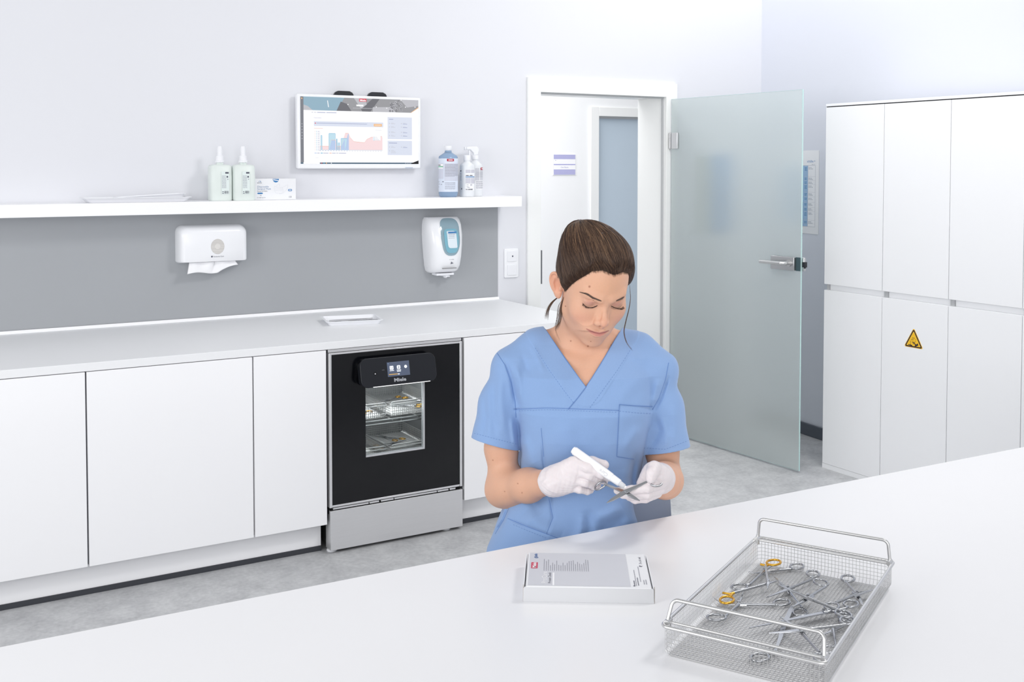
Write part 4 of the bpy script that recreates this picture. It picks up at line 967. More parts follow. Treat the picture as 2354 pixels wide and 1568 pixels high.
d.build('print', [mat('box_silver_print', (210, 211, 217), 0.5, noise=0.02), mat('box_red', (206, 66, 92), 0.5), M_WHITEINK, mat('box_blue', (88, 122, 176), 0.5), M_INK, mat('box_text_grey', (148, 148, 158), 0.6), M_CARD], lid, local=True)

# ---- wire instrument basket
ba = math.atan2(0.236, 0.430)
BKM = Matrix.Translation((-0.1562, -2.6625, TZ)) @ Matrix.Rotation(ba, 4, 'Z')
bk = thing('wire_basket', 'stainless wire mesh basket of surgical instruments on the table', 'basket', M=BKM)
L_, W_, H_ = 0.484, 0.258, 0.050
mb = MB(); wire_basket(mb, L_, W_, H_, 0.0066, 0.00042, 0.003)
for k in range(1, 6):
    pass
mb.xf(Matrix.Translation((0, 0, 0.0006))); mb.build('mesh', M_WIRE, bk, local=True)
MB().tube([(p[0], p[1], H_) for p in rrect(L_+0.006, W_+0.006, 0.011, 6)], 0.0030, 10, closed=True).build('rim', M_WIRE, bk, local=True)
for sg, tilt, hl in ((1, 0.05, 0.040), (-1, 0.42, 0.036)):
    hx = sg*(L_/2-0.010); hy = W_/2-0.002
    ax = MB(); ax.tube([(hx-sg*0.006, -hy, H_+0.001), (hx-sg*0.006, hy, H_+0.001)], 0.0024, 8)
    ax.build('axle', M_WIRE, bk, local=True)
    P = fillet([(0, -hy, 0), (0, -hy+0.004, hl), (0, hy-0.004, hl), (0, hy, 0)], 0.011, 7); R_ = Matrix.Translation((hx, 0, H_+0.003)) @ Matrix.Rotation(-sg*tilt, 4, 'Y')
    MB().tube(P, 0.0031, 10).xf(R_).build('handle', M_WIRE, bk, local=True, label='upright wire bail handle' if sg > 0 else 'wire bail handle leaning inward')
    for sy in (-1, 1):
        k = MB(); c0 = np.array([hx-sg*0.004, sy*hy, H_+0.003])
        k.tube([c0+X*0.009, c0-X*0.009], 0.0046, 12); k.tube([c0+X*0.004-Z*0.012, c0+X*0.004+Z*0.006], 0.0036, 10)
        k.build('hinge_clip', M_WIRE, bk, local=True)

# ---- surgical instruments
def half(ring_c, joint, pivot, tip_path, w_piv=0.0075, rl=0.0165, rw=0.0118, tr=0.0022, th=0.0022, z=0.0, gold=False, blade_w=None):
    """one half of a scissor-like instrument; all points 3D on a plane; returns (ring mesh, shank+blade mesh)"""
    R = np.array(ring_c); J = np.array(joint); P_ = np.array(pivot)
    ax = nrm((R-J)*np.array([1, 1, 0])); sd = np.array([-ax[1], ax[0], 0])
    ring = MB(); N = 28
    pts = [R+ax*(rl*math.cos(2*PI*k/N))+sd*(rw*math.sin(2*PI*k/N)) for k in range(N)]
    ring.tube(pts, tr, 8, closed=True)
    # join piece
    st = R-ax*rl*0.98
    if np.linalg.norm(st-J) > 0.004: ring.tube([st, (st+J)/2, J], [tr*1.05, tr*1.2, tr*1.15], 8)
    body = MB(); body.tube([J, J*0.5+P_*0.5, P_], [tr*1.15, 0.0024, 0.0030], 8)
    # flat blade from pivot box to tip
    T = [J*0.22+P_*0.78, P_]+[np.array(t) for t in tip_path]
    T = [P_-(T[1]-T[0])*1.0]+bez(T[1:], 5) if len(T) > 3 else [T[0]]+[P_]+[P_*(1-s)+T[-1]*s for s in (0.33, 0.66, 1.0)]
    n = len(T); bw = blade_w or w_piv
    V2 = []; F2 = []
    for i, c in enumerate(T):
        t = nrm((T[min(i+1, n-1)]-T[max(i-1, 0)])*np.array([1, 1, 1])); s2 = nrm(np.cross(t, Z))
        w_ = (w_piv if i <= 1 else bw)*(1-0.86*max(0, (i-1)/(n-2))**1.3)/2; h_ = th*(1-0.55*i/(n-1))
        V2 += [c-s2*w_-Z*h_/2, c+s2*w_-Z*h_/2, c+s2*w_*0.8+Z*h_/2, c-s2*w_*0.8+Z*h_/2]
    for i in range(n-1):
        for k in range(4): F2.append((i*4+k, i*4+(k+1) % 4, (i+1)*4+(k+1) % 4, (i+1)*4+k))
    F2 += [(3, 2, 1, 0), tuple((n-1)*4+k for k in range(4))]
    body.add(V2, F2)
    return ring, body
def instrument(name, label, halves, z0, gold=False, cat='surgical scissors', group='surgical instruments in the wire basket', dz=0.0042, **kw):
    """halves: list of (ring px, joint px, pivot px, [tip px...]) in photo pixels laid on the plane z0 (first) / z0+dz"""
    pv = onz(*halves[0][2], z0)
    t = thing(name, label, cat, tuple(pv), group=group)
    for k, (rp, jp, pp, tp) in enumerate(halves):
        z = z0+k*dz
        rg, bd = half(onz(*rp, z), onz(*jp, z), onz(*pp, z), [onz(*q, z) for q in tp], **kw)
        if gold:
            b_ = bd.build('half', M_INSTR, t); rg.build('gold_ring', M_GOLD, b_, label='gold plated finger ring')
        else:
            bd.build('half', M_INSTR, t); rg.build('finger_ring', M_INSTR, t)
    s_ = MB().tube([pv-Z*0.001, pv+Z*(dz*(len(halves)-1)+0.0028)], 0.0024, 12); s_.build('screw', M_INSTR, t)
    return t
Z0 = TZ+0.0062
instrument('curved_clamp', 'curved steel clamp at the far left end, crossing under the gold ringed one', [((1832, 1302), (1818, 1308.5), (1756, 1314), [(1738, 1317.5), (1721, 1314)]), ((1700, 1349), (1723, 1344), (1756, 1314), [(1768, 1305), (1776, 1301)])], Z0, cat='clamp', w_piv=0.0070, blade_w=0.0045)
gh = instrument('needle_holder', 'wide open needle holder with two gold finger rings', [((1671, 1379), (1686, 1363), (1766, 1341), [(1788, 1335)]), ((1778.5, 1293), (1760, 1301), (1766, 1341), [(1764, 1355)])], Z0+0.010, gold=True, cat='needle holder', w_piv=0.0066, blade_w=0.0055)
for seg_ in ([(1688, 1363.5), (1678, 1366), (1661, 1363)], [(1761, 1300), (1748, 1297.5)]):
    MB().tube([onz(*a, Z0+0.011) for a in seg_], 0.0022, 8).build('ratchet', M_GOLD, gh, label='gold plated ratchet bar')
instrument('curved_clamp', 'curved steel clamp near the basket\'s left wall, one ring under the bail handle', [((1797.5, 1385), (1781, 1390), (1697, 1389.5), [(1664, 1387), (1650, 1381), (1639, 1372)]), ((1647, 1419), (1666, 1418), (1697, 1389.5), [(1704, 1376), (1707, 1366), (1707, 1356)])], Z0, cat='clamp', w_piv=0.0075, blade_w=0.0042)
instrument('scissors', 'slim steel scissors in the basket centre lying under the broad pair', [((1839, 1407.5), (1844, 1397), (1811, 1355), [(1779.5, 1325.5)]), ((1869, 1319), (1868, 1331), (1811, 1355), [(1761, 1374)])], Z0, w_piv=0.0085)
instrument('scissors', 'broad heavy scissors lying on top in the basket centre', [((1887, 1339), (1899, 1348), (1857, 1374.5), [(1823, 1395)]), ((1939, 1411), (1927, 1403), (1857, 1374.5), [(1790, 1344)])], Z0+0.012, w_piv=0.0115)
instrument('scissors', 'open scissors at the basket\'s right wall with one ring standing off alone', [((1949, 1330), (1945, 1339), (1970, 1366), [(1984, 1391)]), ((1912, 1394), (1921, 1386), (1970, 1366), [(2010, 1355)])], Z0+0.004, w_piv=0.0115)
instrument('long_scissors', 'long closed dark scissors lying slantwise across the basket front half', [((1956, 1388), (1944, 1399), (1893, 1408), [(1722, 1443.5)]), ((1944, 1419), (1930, 1405), (1893, 1408.5), [(1724, 1443.8)])], Z0+0.006, w_piv=0.0095, dz=0.0030)
instrument('scissors', 'open scissors whose pointed blades cross over the long dark pair', [((1889, 1513), (1884, 1500), (1838, 1449), [(1793, 1417)]), ((1948, 1426), (1944, 1436), (1838, 1449), [(1768, 1455.5)])], Z0+0.013, w_piv=0.0095)
instrument('small_scissors', 'small scissors in the basket\'s right front corner with a thin ring shank', [((1941, 1428), (1938, 1440), (1916, 1449), [(1890, 1460)]), ((1907, 1493), (1921, 1483), (1916, 1449), [(1912, 1436)])], Z0, w_piv=0.006, rl=0.013, rw=0.0098, tr=0.0016)
# ring handled retractor with a flat shiny shank
zr = Z0
t = thing('retractor', 'single ring retractor with a flat shiny shank near the basket front', 'retractor', tuple(onz(1798, 1452, zr)), group='surgical instruments in the wire basket')
P = bez([onz(1822, 1394, zr), onz(1810, 1420, zr), onz(1800, 1446, zr), onz(1792, 1472, zr), onz(1782, 1497, zr)], 6)
d = MB(); V2 = []; n = len(P)
for i, c in enumerate(P):
    tt = nrm(P[min(i+1, n-1)]-P[max(i-1, 0)]); s2 = nrm(np.cross(tt, Z)); w_ = 0.0042*(0.55+0.45*math.sin(PI*min(1, 0.15+i/n)))
    V2 += [c-s2*w_-Z*0.001, c+s2*w_-Z*0.001, c+s2*w_+Z*0.001, c-s2*w_+Z*0.001]
F2 = [(i*4+k, i*4+(k+1) % 4, (i+1)*4+(k+1) % 4, (i+1)*4+k) for i in range(n-1) for k in range(4)]+[(3, 2, 1, 0), tuple((n-1)*4+k for k in range(4))]
d.add(V2, F2); d.tube([onz(1783, 1497, zr+0.001), onz(1800, 1507, zr+0.001)], 0.0018, 8); d.build('shank', M_INSTR, t)
c = onz(1747, 1511, zr); a_ = nrm(onz(1782, 1497, zr)-c); s2 = np.array([-a_[1], a_[0], 0])
d = MB(); d.tube([c+a_*0.0165*math.cos(2*PI*k/28)+s2*0.0125*math.sin(2*PI*k/28) for k in range(28)], 0.0022, 8, closed=True); d.tube([c+a_*0.0165, onz(1782, 1497, zr)], 0.0022, 8); d.build('finger_ring', M_INSTR, t)

# ---- instruments in the small worktop tray and inside the washer
def simple_scissors(label, M, L=0.15, op=0.22, gold=False, group=None, cat='surgical scissors'):
    t = thing('needle_holder' if gold else 'scissors', label, cat, M=M, group=group)
    for k, sg in enumerate((1, -1)):
        a = op*sg; r = np.array([-L*0.55*math.cos(a), -L*0.55*math.sin(a), 0.003+0.003*k]); j = r*0.78; j[2] = r[2]
        tip = np.array([L*0.42*math.cos(a*0.5), L*0.42*math.sin(a*0.5), r[2]])
        rg, bd = half(r, j, (0, 0, r[2]), [tip], w_piv=0.006, rl=0.0145, rw=0.0105, tr=0.002)
        b_ = bd.build('half', M_INSTR, t, local=True); rg.build('gold_ring' if gold else 'finger_ring', M_GOLD if gold else M_INSTR, b_, local=True)
    return t
g_ = 'steel instruments in the small worktop tray'
simple_scissors('closed steel scissors at the front of the small worktop tray', TM @ Matrix.Translation((0.015, -0.020, 0.0036)) @ Matrix.Rotation(PI+0.05, 4, 'Z'), 0.150, 0.13, group=g_)
t = thing('forceps', 'long grey forceps at the back of the small worktop tray', 'forceps', M=TM @ Matrix.Translation((0.0, 0.034, 0.0030)) @ Matrix.Rotation(0.04, 4, 'Z'), group=g_)
for sg in (1, -1):
    d = MB(); d.prism([(-0.095, -0.0006), (-0.06, -0.003), (0.02, -0.0055), (0.085, -0.0045), (0.102, -0.0035), (0.102, 0.0035), (0.085, 0.0045), (0.02, 0.0055), (-0.06, 0.003), (-0.095, 0.0006)], (0, 0, 0.0 if sg > 0 else 0.005), X, Y, 0.0014)
    d.build('arm', mat('satin_grey_steel', (150, 148, 148), 0.35, metal=1.0), t, local=True, bevel=0.0004)
t = thing('probe', 'thin curved steel probe in the middle of the small worktop tray', 'probe', M=TM @ Matrix.Translation((0.0, 0.008, 0.0046)), group=g_)
MB().tube(bez([(-0.085, 0.012, 0), (-0.05, 0.004, 0), (0.0, 0.0, 0), (0.06, 0.002, 0), (0.088, 0.008, 0.001)], 6), [0.0007]*4+[0.0018]*17+[0.0010]*4, 8).build('rod', M_INSTR, t, local=True)
MB().tube([(-0.020, 0.0005, 0), (0.035, 0.001, 0)], 0.0029, 10).build('grip', mat('satin_grey_steel', (150, 148, 148), 0.35, metal=1.0), t, local=True)
g_ = 'gold ringed needle holders inside the washer'
p0 = simple_scissors('gold ringed needle holder at the right front of the upper washer basket', Matrix.Translation((0.405, 0.20, 0.5085)) @ Matrix.Rotation(2.6, 4, 'Z'), 0.15, 0.3, True, g_, 'needle holder')
for (lab, x_, y_, z_, a) in (('gold ringed needle holder deeper in the upper washer basket', 0.40, 0.33, 0.5085, 3.4), ('gold ringed needle holder in the left upper washer basket', 0.18, 0.22, 0.5085, 2.2),
                             ('gold ringed needle holder in the middle of the lower washer basket', 0.40, 0.26, 0.3315, 0.3), ('gold ringed needle holder at the back of the lower washer basket', 0.41, 0.38, 0.3315, 2.0), ('gold ringed needle holder in the lower left washer basket', 0.19, 0.24, 0.3315, 1.2)):
    copy_thing(p0, Matrix.Translation((x_, y_, z_)) @ Matrix.Rotation(a, 4, 'Z'), lab)
# ================================================================== the seated woman: implicit surfaces -> meshes
W0, X0P = 2.5, 0.16427
F32 = np.float32
PM = Matrix(((RT[0], UP[0], -FW[0], 0), (RT[1], UP[1], -FW[1], 0), (RT[2], UP[2], -FW[2], 0), (0, 0, 0, 1)))
_po = CAM+RT*X0P+FW*W0
for i in range(3): PM[i][3] = _po[i]          # person frame q=(x right, y up, t towards the room) -> world
PMn = np.array(PM)
def q2w(q): q = np.asarray(q, float); return q@PMn[:3, :3].T+PMn[:3, 3]
def v(px, py, t):
    w = W0-t; return np.array([(px-1177)/FPX*w-X0P, -(py-CYP)/FPX*w, t])
def q2px(q):
    w = W0-q[..., 2]; return 1177+FPX*(q[..., 0]+X0P)/w, CYP-FPX*q[..., 1]/w
# ---- primitives
def smin(a, b, k):
    h = np.clip(0.5+0.5*(b-a)/k, 0, 1); return b+(a-b)*h-k*h*(1-h)
def smax(a, b, k): return -smin(-a, -b, k)
def ell(p, c, r):
    c = np.asarray(c, F32); r = np.asarray(r, F32); u = (p-c)/r; k0 = np.sqrt((u*u).sum(1)); k1 = np.sqrt(((u/r)**2).sum(1))
    return k0*(k0-1)/np.maximum(k1, 1e-6)
def sph(p, c, r): d = p-np.asarray(c, F32); return np.sqrt((d*d).sum(1))-F32(r)
def cone(p, a, b, ra, rb):
    a = np.asarray(a, F32); b = np.asarray(b, F32); ba = b-a; pa = p-a
    h = np.clip((pa@ba)/F32(ba@ba+1e-12), 0, 1); d = pa-h[:, None]*ba
    return np.sqrt((d*d).sum(1))-(ra+(rb-ra)*h).astype(F32)
def chain(p, pts, rs, k=0.0):
    d = None
    for i in range(len(pts)-1):
        e = cone(p, pts[i], pts[i+1], rs[i], rs[i+1]); d = e if d is None else (smin(d, e, k) if k else np.minimum(d, e))
    return d
def loft(p, rows, pw=2.3):
    """rows: (y, cx, hw, ct, hd) sorted by descending y"""
    R = np.array(rows, float)[::-1]; y = p[:, 1]
    g = [np.interp(y, R[:, 0], R[:, i]).astype(F32) for i in range(1, 5)]
    dx = np.abs(p[:, 0]-g[0])/g[1]; dz = np.abs(p[:, 2]-g[2])/g[3]
    d = ((dx**pw+dz**pw)**(1/pw)-1)*np.minimum(g[1], g[3])
    return np.maximum(d, np.maximum(y-F32(R[-1, 0]), F32(R[0, 0])-y))
def pline(u, w_, pts):
    """distance in photo pixels (u,w_) to a polyline, and parameter 0..1 along it"""
    best = np.full(u.shape, 1e9, F32); par = np.zeros(u.shape, F32); L = [0]
    for a, b in zip(pts[:-1], pts[1:]): L.append(L[-1]+math.hypot(b[0]-a[0], b[1]-a[1]))
    for i, (a, b) in enumerate(zip(pts[:-1], pts[1:])):
        bx_, by_ = b[0]-a[0], b[1]-a[1]; l2 = bx_*bx_+by_*by_+1e-9
        h = np.clip(((u-a[0])*bx_+(w_-a[1])*by_)/l2, 0, 1); d = np.hypot(u-a[0]-h*bx_, w_-a[1]-h*by_)
        m = d < best; best = np.where(m, d, best); par = np.where(m, (L[i]+h*(L[i+1]-L[i]))/L[-1], par)
    return best, par
# ---- sparse surface nets
def surf(fn, lo, hi, h, blk=8, proj=2):
    lo = np.array(lo, float); hi = np.array(hi, float)
    nb = np.ceil((hi-lo)/(h*blk)).astype(int); n = nb*blk+1
    ax = [lo[i]+h*blk*(np.arange(nb[i])+0.5) for i in range(3)]
    G = np.stack(np.meshgrid(*ax, indexing='ij'), -1).reshape(-1, 3).astype(F32)
    dc = np.concatenate([fn(g) for g in np.array_split(G, max(1, len(G)//200000+1))])
    act = np.abs(dc) < h*blk*1.25
    Vv = np.repeat(np.repeat(np.repeat(np.where(dc < 0, F32(-1), F32(1)).reshape(nb), blk, 0), blk, 1), blk, 2)
    Vv = np.pad(Vv, ((0, 1), (0, 1), (0, 1)), mode='edge')
    ids = np.argwhere(act.reshape(nb)); o = np.stack(np.meshgrid(*[np.arange(blk+1)]*3, indexing='ij'), -1).reshape(-1, 3)
    for ch in np.array_split(ids, max(1, len(ids)//400+1)):
        if not len(ch): continue
        I = (ch[:, None, :]*blk+o[None]).reshape(-1, 3)
        Vv[I[:, 0], I[:, 1], I[:, 2]] = fn((lo+I*h).astype(F32))
    s = Vv < 0
    c = np.zeros(tuple(np.array(s.shape)-1), np.uint8)
    for a in (0, 1):
        for b in (0, 1):
            for e in (0, 1): c += s[a:s.shape[0]-1+a, b:s.shape[1]-1+b, e:s.shape[2]-1+e]
    cells = np.argwhere((c > 0) & (c < 8)); cs = np.array(c.shape)
    lin_ = (cells[:, 0]*cs[1]+cells[:, 1])*cs[2]+cells[:, 2]
    acc = np.zeros((len(cells), 3)); cnt = np.zeros(len(cells))
    cor = [(a, b, e) for a in (0, 1) for b in (0, 1) for e in (0, 1)]
    cv = {q: Vv[cells[:, 0]+q[0], cells[:, 1]+q[1], cells[:, 2]+q[2]] for q in cor}
    for q in cor:
        for d in range(3):
            if q[d] == 0:
                r = list(q); r[d] = 1; r = tuple(r); a, b = cv[q], cv[r]; m = (a < 0) != (b < 0)
                t = np.where(m, a/np.where(m, a-b, 1), 0); P = np.array(q, float)[None]+np.zeros((len(cells), 1)); P[:, d] = t
                acc[m] += P[m]; cnt[m] += 1
    vert = lo+(cells+acc/cnt[:, None])*h
    quads = []
    for d in range(3):
        e1, e2 = [(1, 2), (2, 0), (0, 1)][d]
        sl0 = [slice(None)]*3; sl1 = [slice(None)]*3; sl0[d] = slice(0, -1); sl1[d] = slice(1, None)
        a = s[tuple(sl0)]; b = s[tuple(sl1)]; E = np.argwhere(a != b)
        E = E[(E[:, e1] > 0) & (E[:, e2] > 0) & (E[:, e1] < cs[e1]) & (E[:, e2] < cs[e2])]
        fl = a[E[:, 0], E[:, 1], E[:, 2]]
        q = []
        for (d1, d2) in ((1, 1), (0, 1), (0, 0), (1, 0)):
            C_ = E.copy(); C_[:, e1] -= d1; C_[:, e2] -= d2
            q.append(np.searchsorted(lin_, (C_[:, 0]*cs[1]+C_[:, 1])*cs[2]+C_[:, 2]))
        q = np.stack(q, 1); q[~fl] = q[~fl][:, ::-1]; quads.append(q)
    del Vv, s, c
    quads = np.concatenate(quads)
    p = vert.astype(F32)
    for it in range(proj):
        d, g = sgrad(fn, p, h*0.5); st = np.clip(d, -h, h)
        p = (p-g*st[:, None]).astype(F32)
    # relax once and pull back on to the surface
    S_ = np.zeros((len(p), 3)); N_ = np.zeros(len(p))
    for a, b in ((0, 1), (1, 2), (2, 3), (3, 0)):
        for i_, j_ in ((a, b), (b, a)):
            for c_ in range(3): S_[:, c_] += np.bincount(quads[:, i_], weights=p[quads[:, j_], c_], minlength=len(p))
            N_ += np.bincount(quads[:, i_], minlength=len(p))
    p = (0.4*p+0.6*S_/np.maximum(N_, 1)[:, None]).astype(F32)
    d, g = sgrad(fn, p, h*0.5); p = (p-g*np.clip(d, -h, h)[:, None]).astype(F32)
    return p.astype(float), quads
def sgrad(fn, p, e):
    d = fn(p); g = np.stack([fn((p+np.eye(3, dtype=F32)[i]*F32(e)).astype(F32))-d for i in range(3)], 1)/e
    L = np.sqrt((g*g).sum(1))[:, None]; L2 = np.maximum(L, 0.3)
    return d/L2[:, 0], g/np.maximum(L, 1e-6)
def mesh_obj(name, P, Q, mats, parent, colors=None, label=None):
    me = bpy.data.meshes.new(name); n = len(Q); k = Q.shape[1]
    me.vertices.add(len(P)); me.vertices.foreach_set('co', P.astype(np.float32).ravel())
    me.loops.add(n*k); me.loops.foreach_set('vertex_index', Q.astype(np.int32).ravel())
    me.polygons.add(n); me.polygons.foreach_set('loop_start', np.arange(0, n*k, k, dtype=np.int32)); me.polygons.foreach_set('loop_total', np.full(n, k, np.int32))
    me.polygons.foreach_set('use_smooth', np.ones(n, bool))
    me.update(calc_edges=True); me.validate()
    for m in (mats if isinstance(mats, (list, tuple)) else [mats]): me.materials.append(m)
    if colors is not None:
        at = me.color_attributes.new('tone', 'FLOAT_COLOR', 'POINT')
        at.data.foreach_set('color', np.concatenate([colors, np.ones((len(colors), 1))], 1).astype(np.float32).ravel())
    o = bpy.data.objects.new(name, me); COL.objects.link(o)
    if parent is not None: o.parent = parent; WORLD[o.name] = WORLD[parent.name]
    if label: o['label'] = label
    return o
def lin3(c): return np.array(lin(c)[:3])

# ---- head pose
def rot(a, b, c):
    ca, sa, cb, sb, cc, sc = math.cos(a), math.sin(a), math.cos(b), math.sin(b), math.cos(c), math.sin(c)
    return np.array([[cc, -sc, 0], [sc, cc, 0], [0, 0, 1]])@np.array([[ca, 0, sa], [0, 1, 0], [-sa, 0, ca]])@np.array([[1, 0, 0], [0, cb, -sb], [0, sb, cb]])
HM = rot(math.radians(16.3), math.radians(32.3), math.radians(-1.1)); HP = np.array([0.01707, -0.18577, 0.05]); HS = 1.012
def h2q(l): return (np.asarray(l, float)*HS)@HM.T+HP
def q2h(q): return (((q-HP.astype(F32))@HM.astype(F32))/F32(HS)).astype(F32)
def loc(px, py, z):
    """head-local point on the sight line of a photo pixel, at local depth z"""
    a = v(px, py, -0.2); b = v(px, py, 0.4); la = ((a-HP)@HM)/HS; lb = ((b-HP)@HM)/HS
    t = (z-la[2])/(lb[2]-la[2]); return la+(lb-la)*t
EYE_R = loc(1357, 698, 0.0805)-np.array([0, 0, 0.0125]); EYE_L = loc(1418.5, 700, 0.0805)-np.array([0, 0, 0.0125])
NT = loc(1391, 749, 0.1165)
MU = [loc(*a) for a in ((1345.5, 754.5, 0.084), (1356, 759.5, 0.0930), (1368, 764.5, 0.0985), (1378, 766.5, 0.0995), (1388, 763.5, 0.0985), (1393, 762.0, 0.0955), (1400, 759.3, 0.0890))]
ML = [loc(*a) for a in ((1350, 760, 0.087), (1360, 766, 0.0930), (1370, 770.5, 0.0970), (1378, 771.0, 0.0978), (1386, 768.5, 0.0970), (1393, 766, 0.0940))]
def f_skull(l):
    d = ell(l, (0, 0.045, -0.012), (0.0735, 0.088, 0.096))
    d = smin(d, ell(l, (0, -0.012, 0.026), (0.0590, 0.084, 0.060)), 0.03)
    return d
def f_ear(l, s):
    """flattened ear with helix rim, concha and lobe; s=-1 her right, +1 her left"""
    a = math.radians(36); ca, sa = math.cos(a), math.sin(a)
    dx = l[:, 0]*s-F32(0.0700+0.0135*sa); dy = l[:, 1]-F32(-0.001); dz = l[:, 2]-F32(-0.006-0.0135*ca)
    ex = ca*dx+sa*dz; ez0 = -sa*dx+ca*dz
    ct, st = math.cos(0.20), math.sin(0.20)
    ey = ct*dy-st*ez0; ez = st*dy+ct*ez0
    e2 = np.stack([ex, ey, ez], 1).astype(F32)
    d = ell(e2, (0, 0.004, 0), (0.0055, 0.0290, 0.0175)); d = smin(d, ell(e2, (0.0005, -0.022, 0.0045), (0.0048, 0.0105, 0.0085)), 0.006)
    d = smax(d, -ell(e2, (0.007, 0.002, 0.0035), (0.0075, 0.0185, 0.0105)), 0.003)
    rim = [(0.002, -0.006, 0.013), (0.003, 0.010, 0.0155), (0.0035, 0.024, 0.0095), (0.0035, 0.0305, -0.002), (0.0035, 0.025, -0.0125), (0.003, 0.010, -0.0165), (0.002, -0.008, -0.0125), (0.001, -0.019, -0.004)]
    d = smin(d, chain(e2, bez(rim, 4), list(np.interp(np.linspace(0, 7, 29), range(8), [0.0018, 0.0026, 0.0030, 0.0031, 0.0031, 0.0030, 0.0027, 0.0022]))), 0.0025)
    d = smin(d, chain(e2, [(0.003, 0.018, -0.006), (0.0035, 0.004, -0.0085), (0.003, -0.010, -0.004)], [0.0024, 0.0026, 0.0020]), 0.003)
    d = smin(d, ell(e2, (0.0035, -0.003, 0.0125), (0.003, 0.006, 0.0035)), 0.003)
    return d
def f_head(l):
    d = f_skull(l)
    d = smin(d, ell(l, (0, -0.060, 0.035), (0.043, 0.043, 0.049)), 0.036)
    for s in (-1, 1):
        d = smin(d, sph(l, (0.043*s, -0.052, 0.004), 0.017), 0.035)
        d = smin(d, ell(l, (0.037*s, -0.014, 0.057), (0.023, 0.023, 0.0205)), 0.028)
    d = smin(d, ell(l, (0, -0.090, 0.071), (0.019, 0.014, 0.015)), 0.02)
    d = smin(d, ell(l, (0, -0.050, 0.0735), (0.029, 0.0245, 0.0205)), 0.018)
    m = (l[:, 2] > 0.03) & (np.abs(l[:, 0]) < 0.075) & (l[:, 1] > -0.12) & (l[:, 1] < 0.08)
    if m.any():
        f = l[m]; e = d[m]
        for E in (EYE_R, EYE_L):
            s = 1 if E[0] > 0 else -1
            e = smax(e, -ell(f, E+np.array([0, 0.001, 0.034]), (0.0205, 0.0135, 0.0185)), 0.016)
            e = smin(e, cone(f, (0.012*s, 0.0345, 0.0835), (0.040*s, 0.040, 0.0690), 0.0062, 0.0075), 0.014)
            # eyeball with an upper lid lowered over it and a thin lower lid; the slit between stays open
            dxe = (f[:, 0]-F32(E[0]))/F32(0.0150); ym = F32(E[1]-0.0100)+F32(0.0062)*np.minimum(dxe*dxe, 1.4)
            b = sph(f, E, 0.0130)
            up_ = np.maximum(sph(f, E, 0.0143), ym-f[:, 1]); lo_l = np.maximum(sph(f, E, 0.0139), f[:, 1]-(ym-F32(0.0024)))
            e = smin(e, np.minimum(b, np.minimum(up_, lo_l)), 0.0030)
            e = smax(e, -chain(f, [E+np.array([-0.0150*1.0, 0.0060, 0.0060]), E+np.array([-0.004*s, 0.0098, 0.0140]), E+np.array([0.0150, 0.0060, 0.0060])], [0.0006, 0.0012, 0.0006]), 0.003)
        e = smin(e, chain(f, [(0, 0.034, 0.079), (0.0004, 0.016, 0.0865), (NT[0]*0.6, -0.002, 0.1015), (NT[0], NT[1]+0.004, NT[2]-0.0100)], [0.0080, 0.0056, 0.0060, 0.0076]), 0.008)
        for s in (-1, 1): e = smin(e, cone(f, (0.0080*s, 0.006, 0.0825), (NT[0]+0.0090*s, NT[1]-0.0050, NT[2]-0.0210), 0.0060, 0.0068), 0.007)
        e = smin(e, ell(f, (NT[0], NT[1]-0.001, NT[2]-0.009), (0.0080, 0.0076, 0.0086)), 0.005)
        for s in (-1, 1):
            e = smin(e, ell(f, (NT[0]+0.0098*s, NT[1]-0.0070, NT[2]-0.0185), (0.0046, 0.0058, 0.0072)), 0.007)
            e = smax(e, -ell(f, (NT[0]+0.0062*s, NT[1]-0.0150, NT[2]-0.0120), (0.0028, 0.0040, 0.0048)), 0.0022)
        e = smin(e, cone(f, (NT[0], NT[1]-0.0095, NT[2]-0.0085), (NT[0]*0.5, NT[1]-0.0165, NT[2]-0.016), 0.0034, 0.0050), 0.004)
        e = smin(e, chain(f, [m_+np.array([0, 0.0022, -0.0022]) for m_ in MU], [0.0006, 0.0018, 0.0026, 0.0025, 0.0026, 0.0018, 0.0006]), 0.0035)
        e = smin(e, chain(f, [m_+np.array([0, -0.0012, -0.0030]) for m_ in ML], [0.0010, 0.0036, 0.0052, 0.0055, 0.0050, 0.0028]), 0.0030)
        e = smax(e, -chain(f, [m_+np.array([0, 0.0, 0.0032]) for m_ in MU], [0.0005, 0.0016, 0.0026, 0.0026, 0.0026, 0.0016, 0.0005]), 0.0012)
        e = smax(e, -ell(f, ((MU[0]+np.array([-0.0015, 0.000, 0.006]))), (0.0022, 0.0028, 0.0040)), 0.004)
        d[m] = e
    for s in (-1, 1):
        m = (l[:, 0]*s > 0.055) & (np.abs(l[:, 1]) < 0.06) & (np.abs(l[:, 2]+0.015) < 0.05)
        if m.any(): d[m] = smin(d[m], f_ear(l[m], s), 0.006)
    return d*F32(HS)

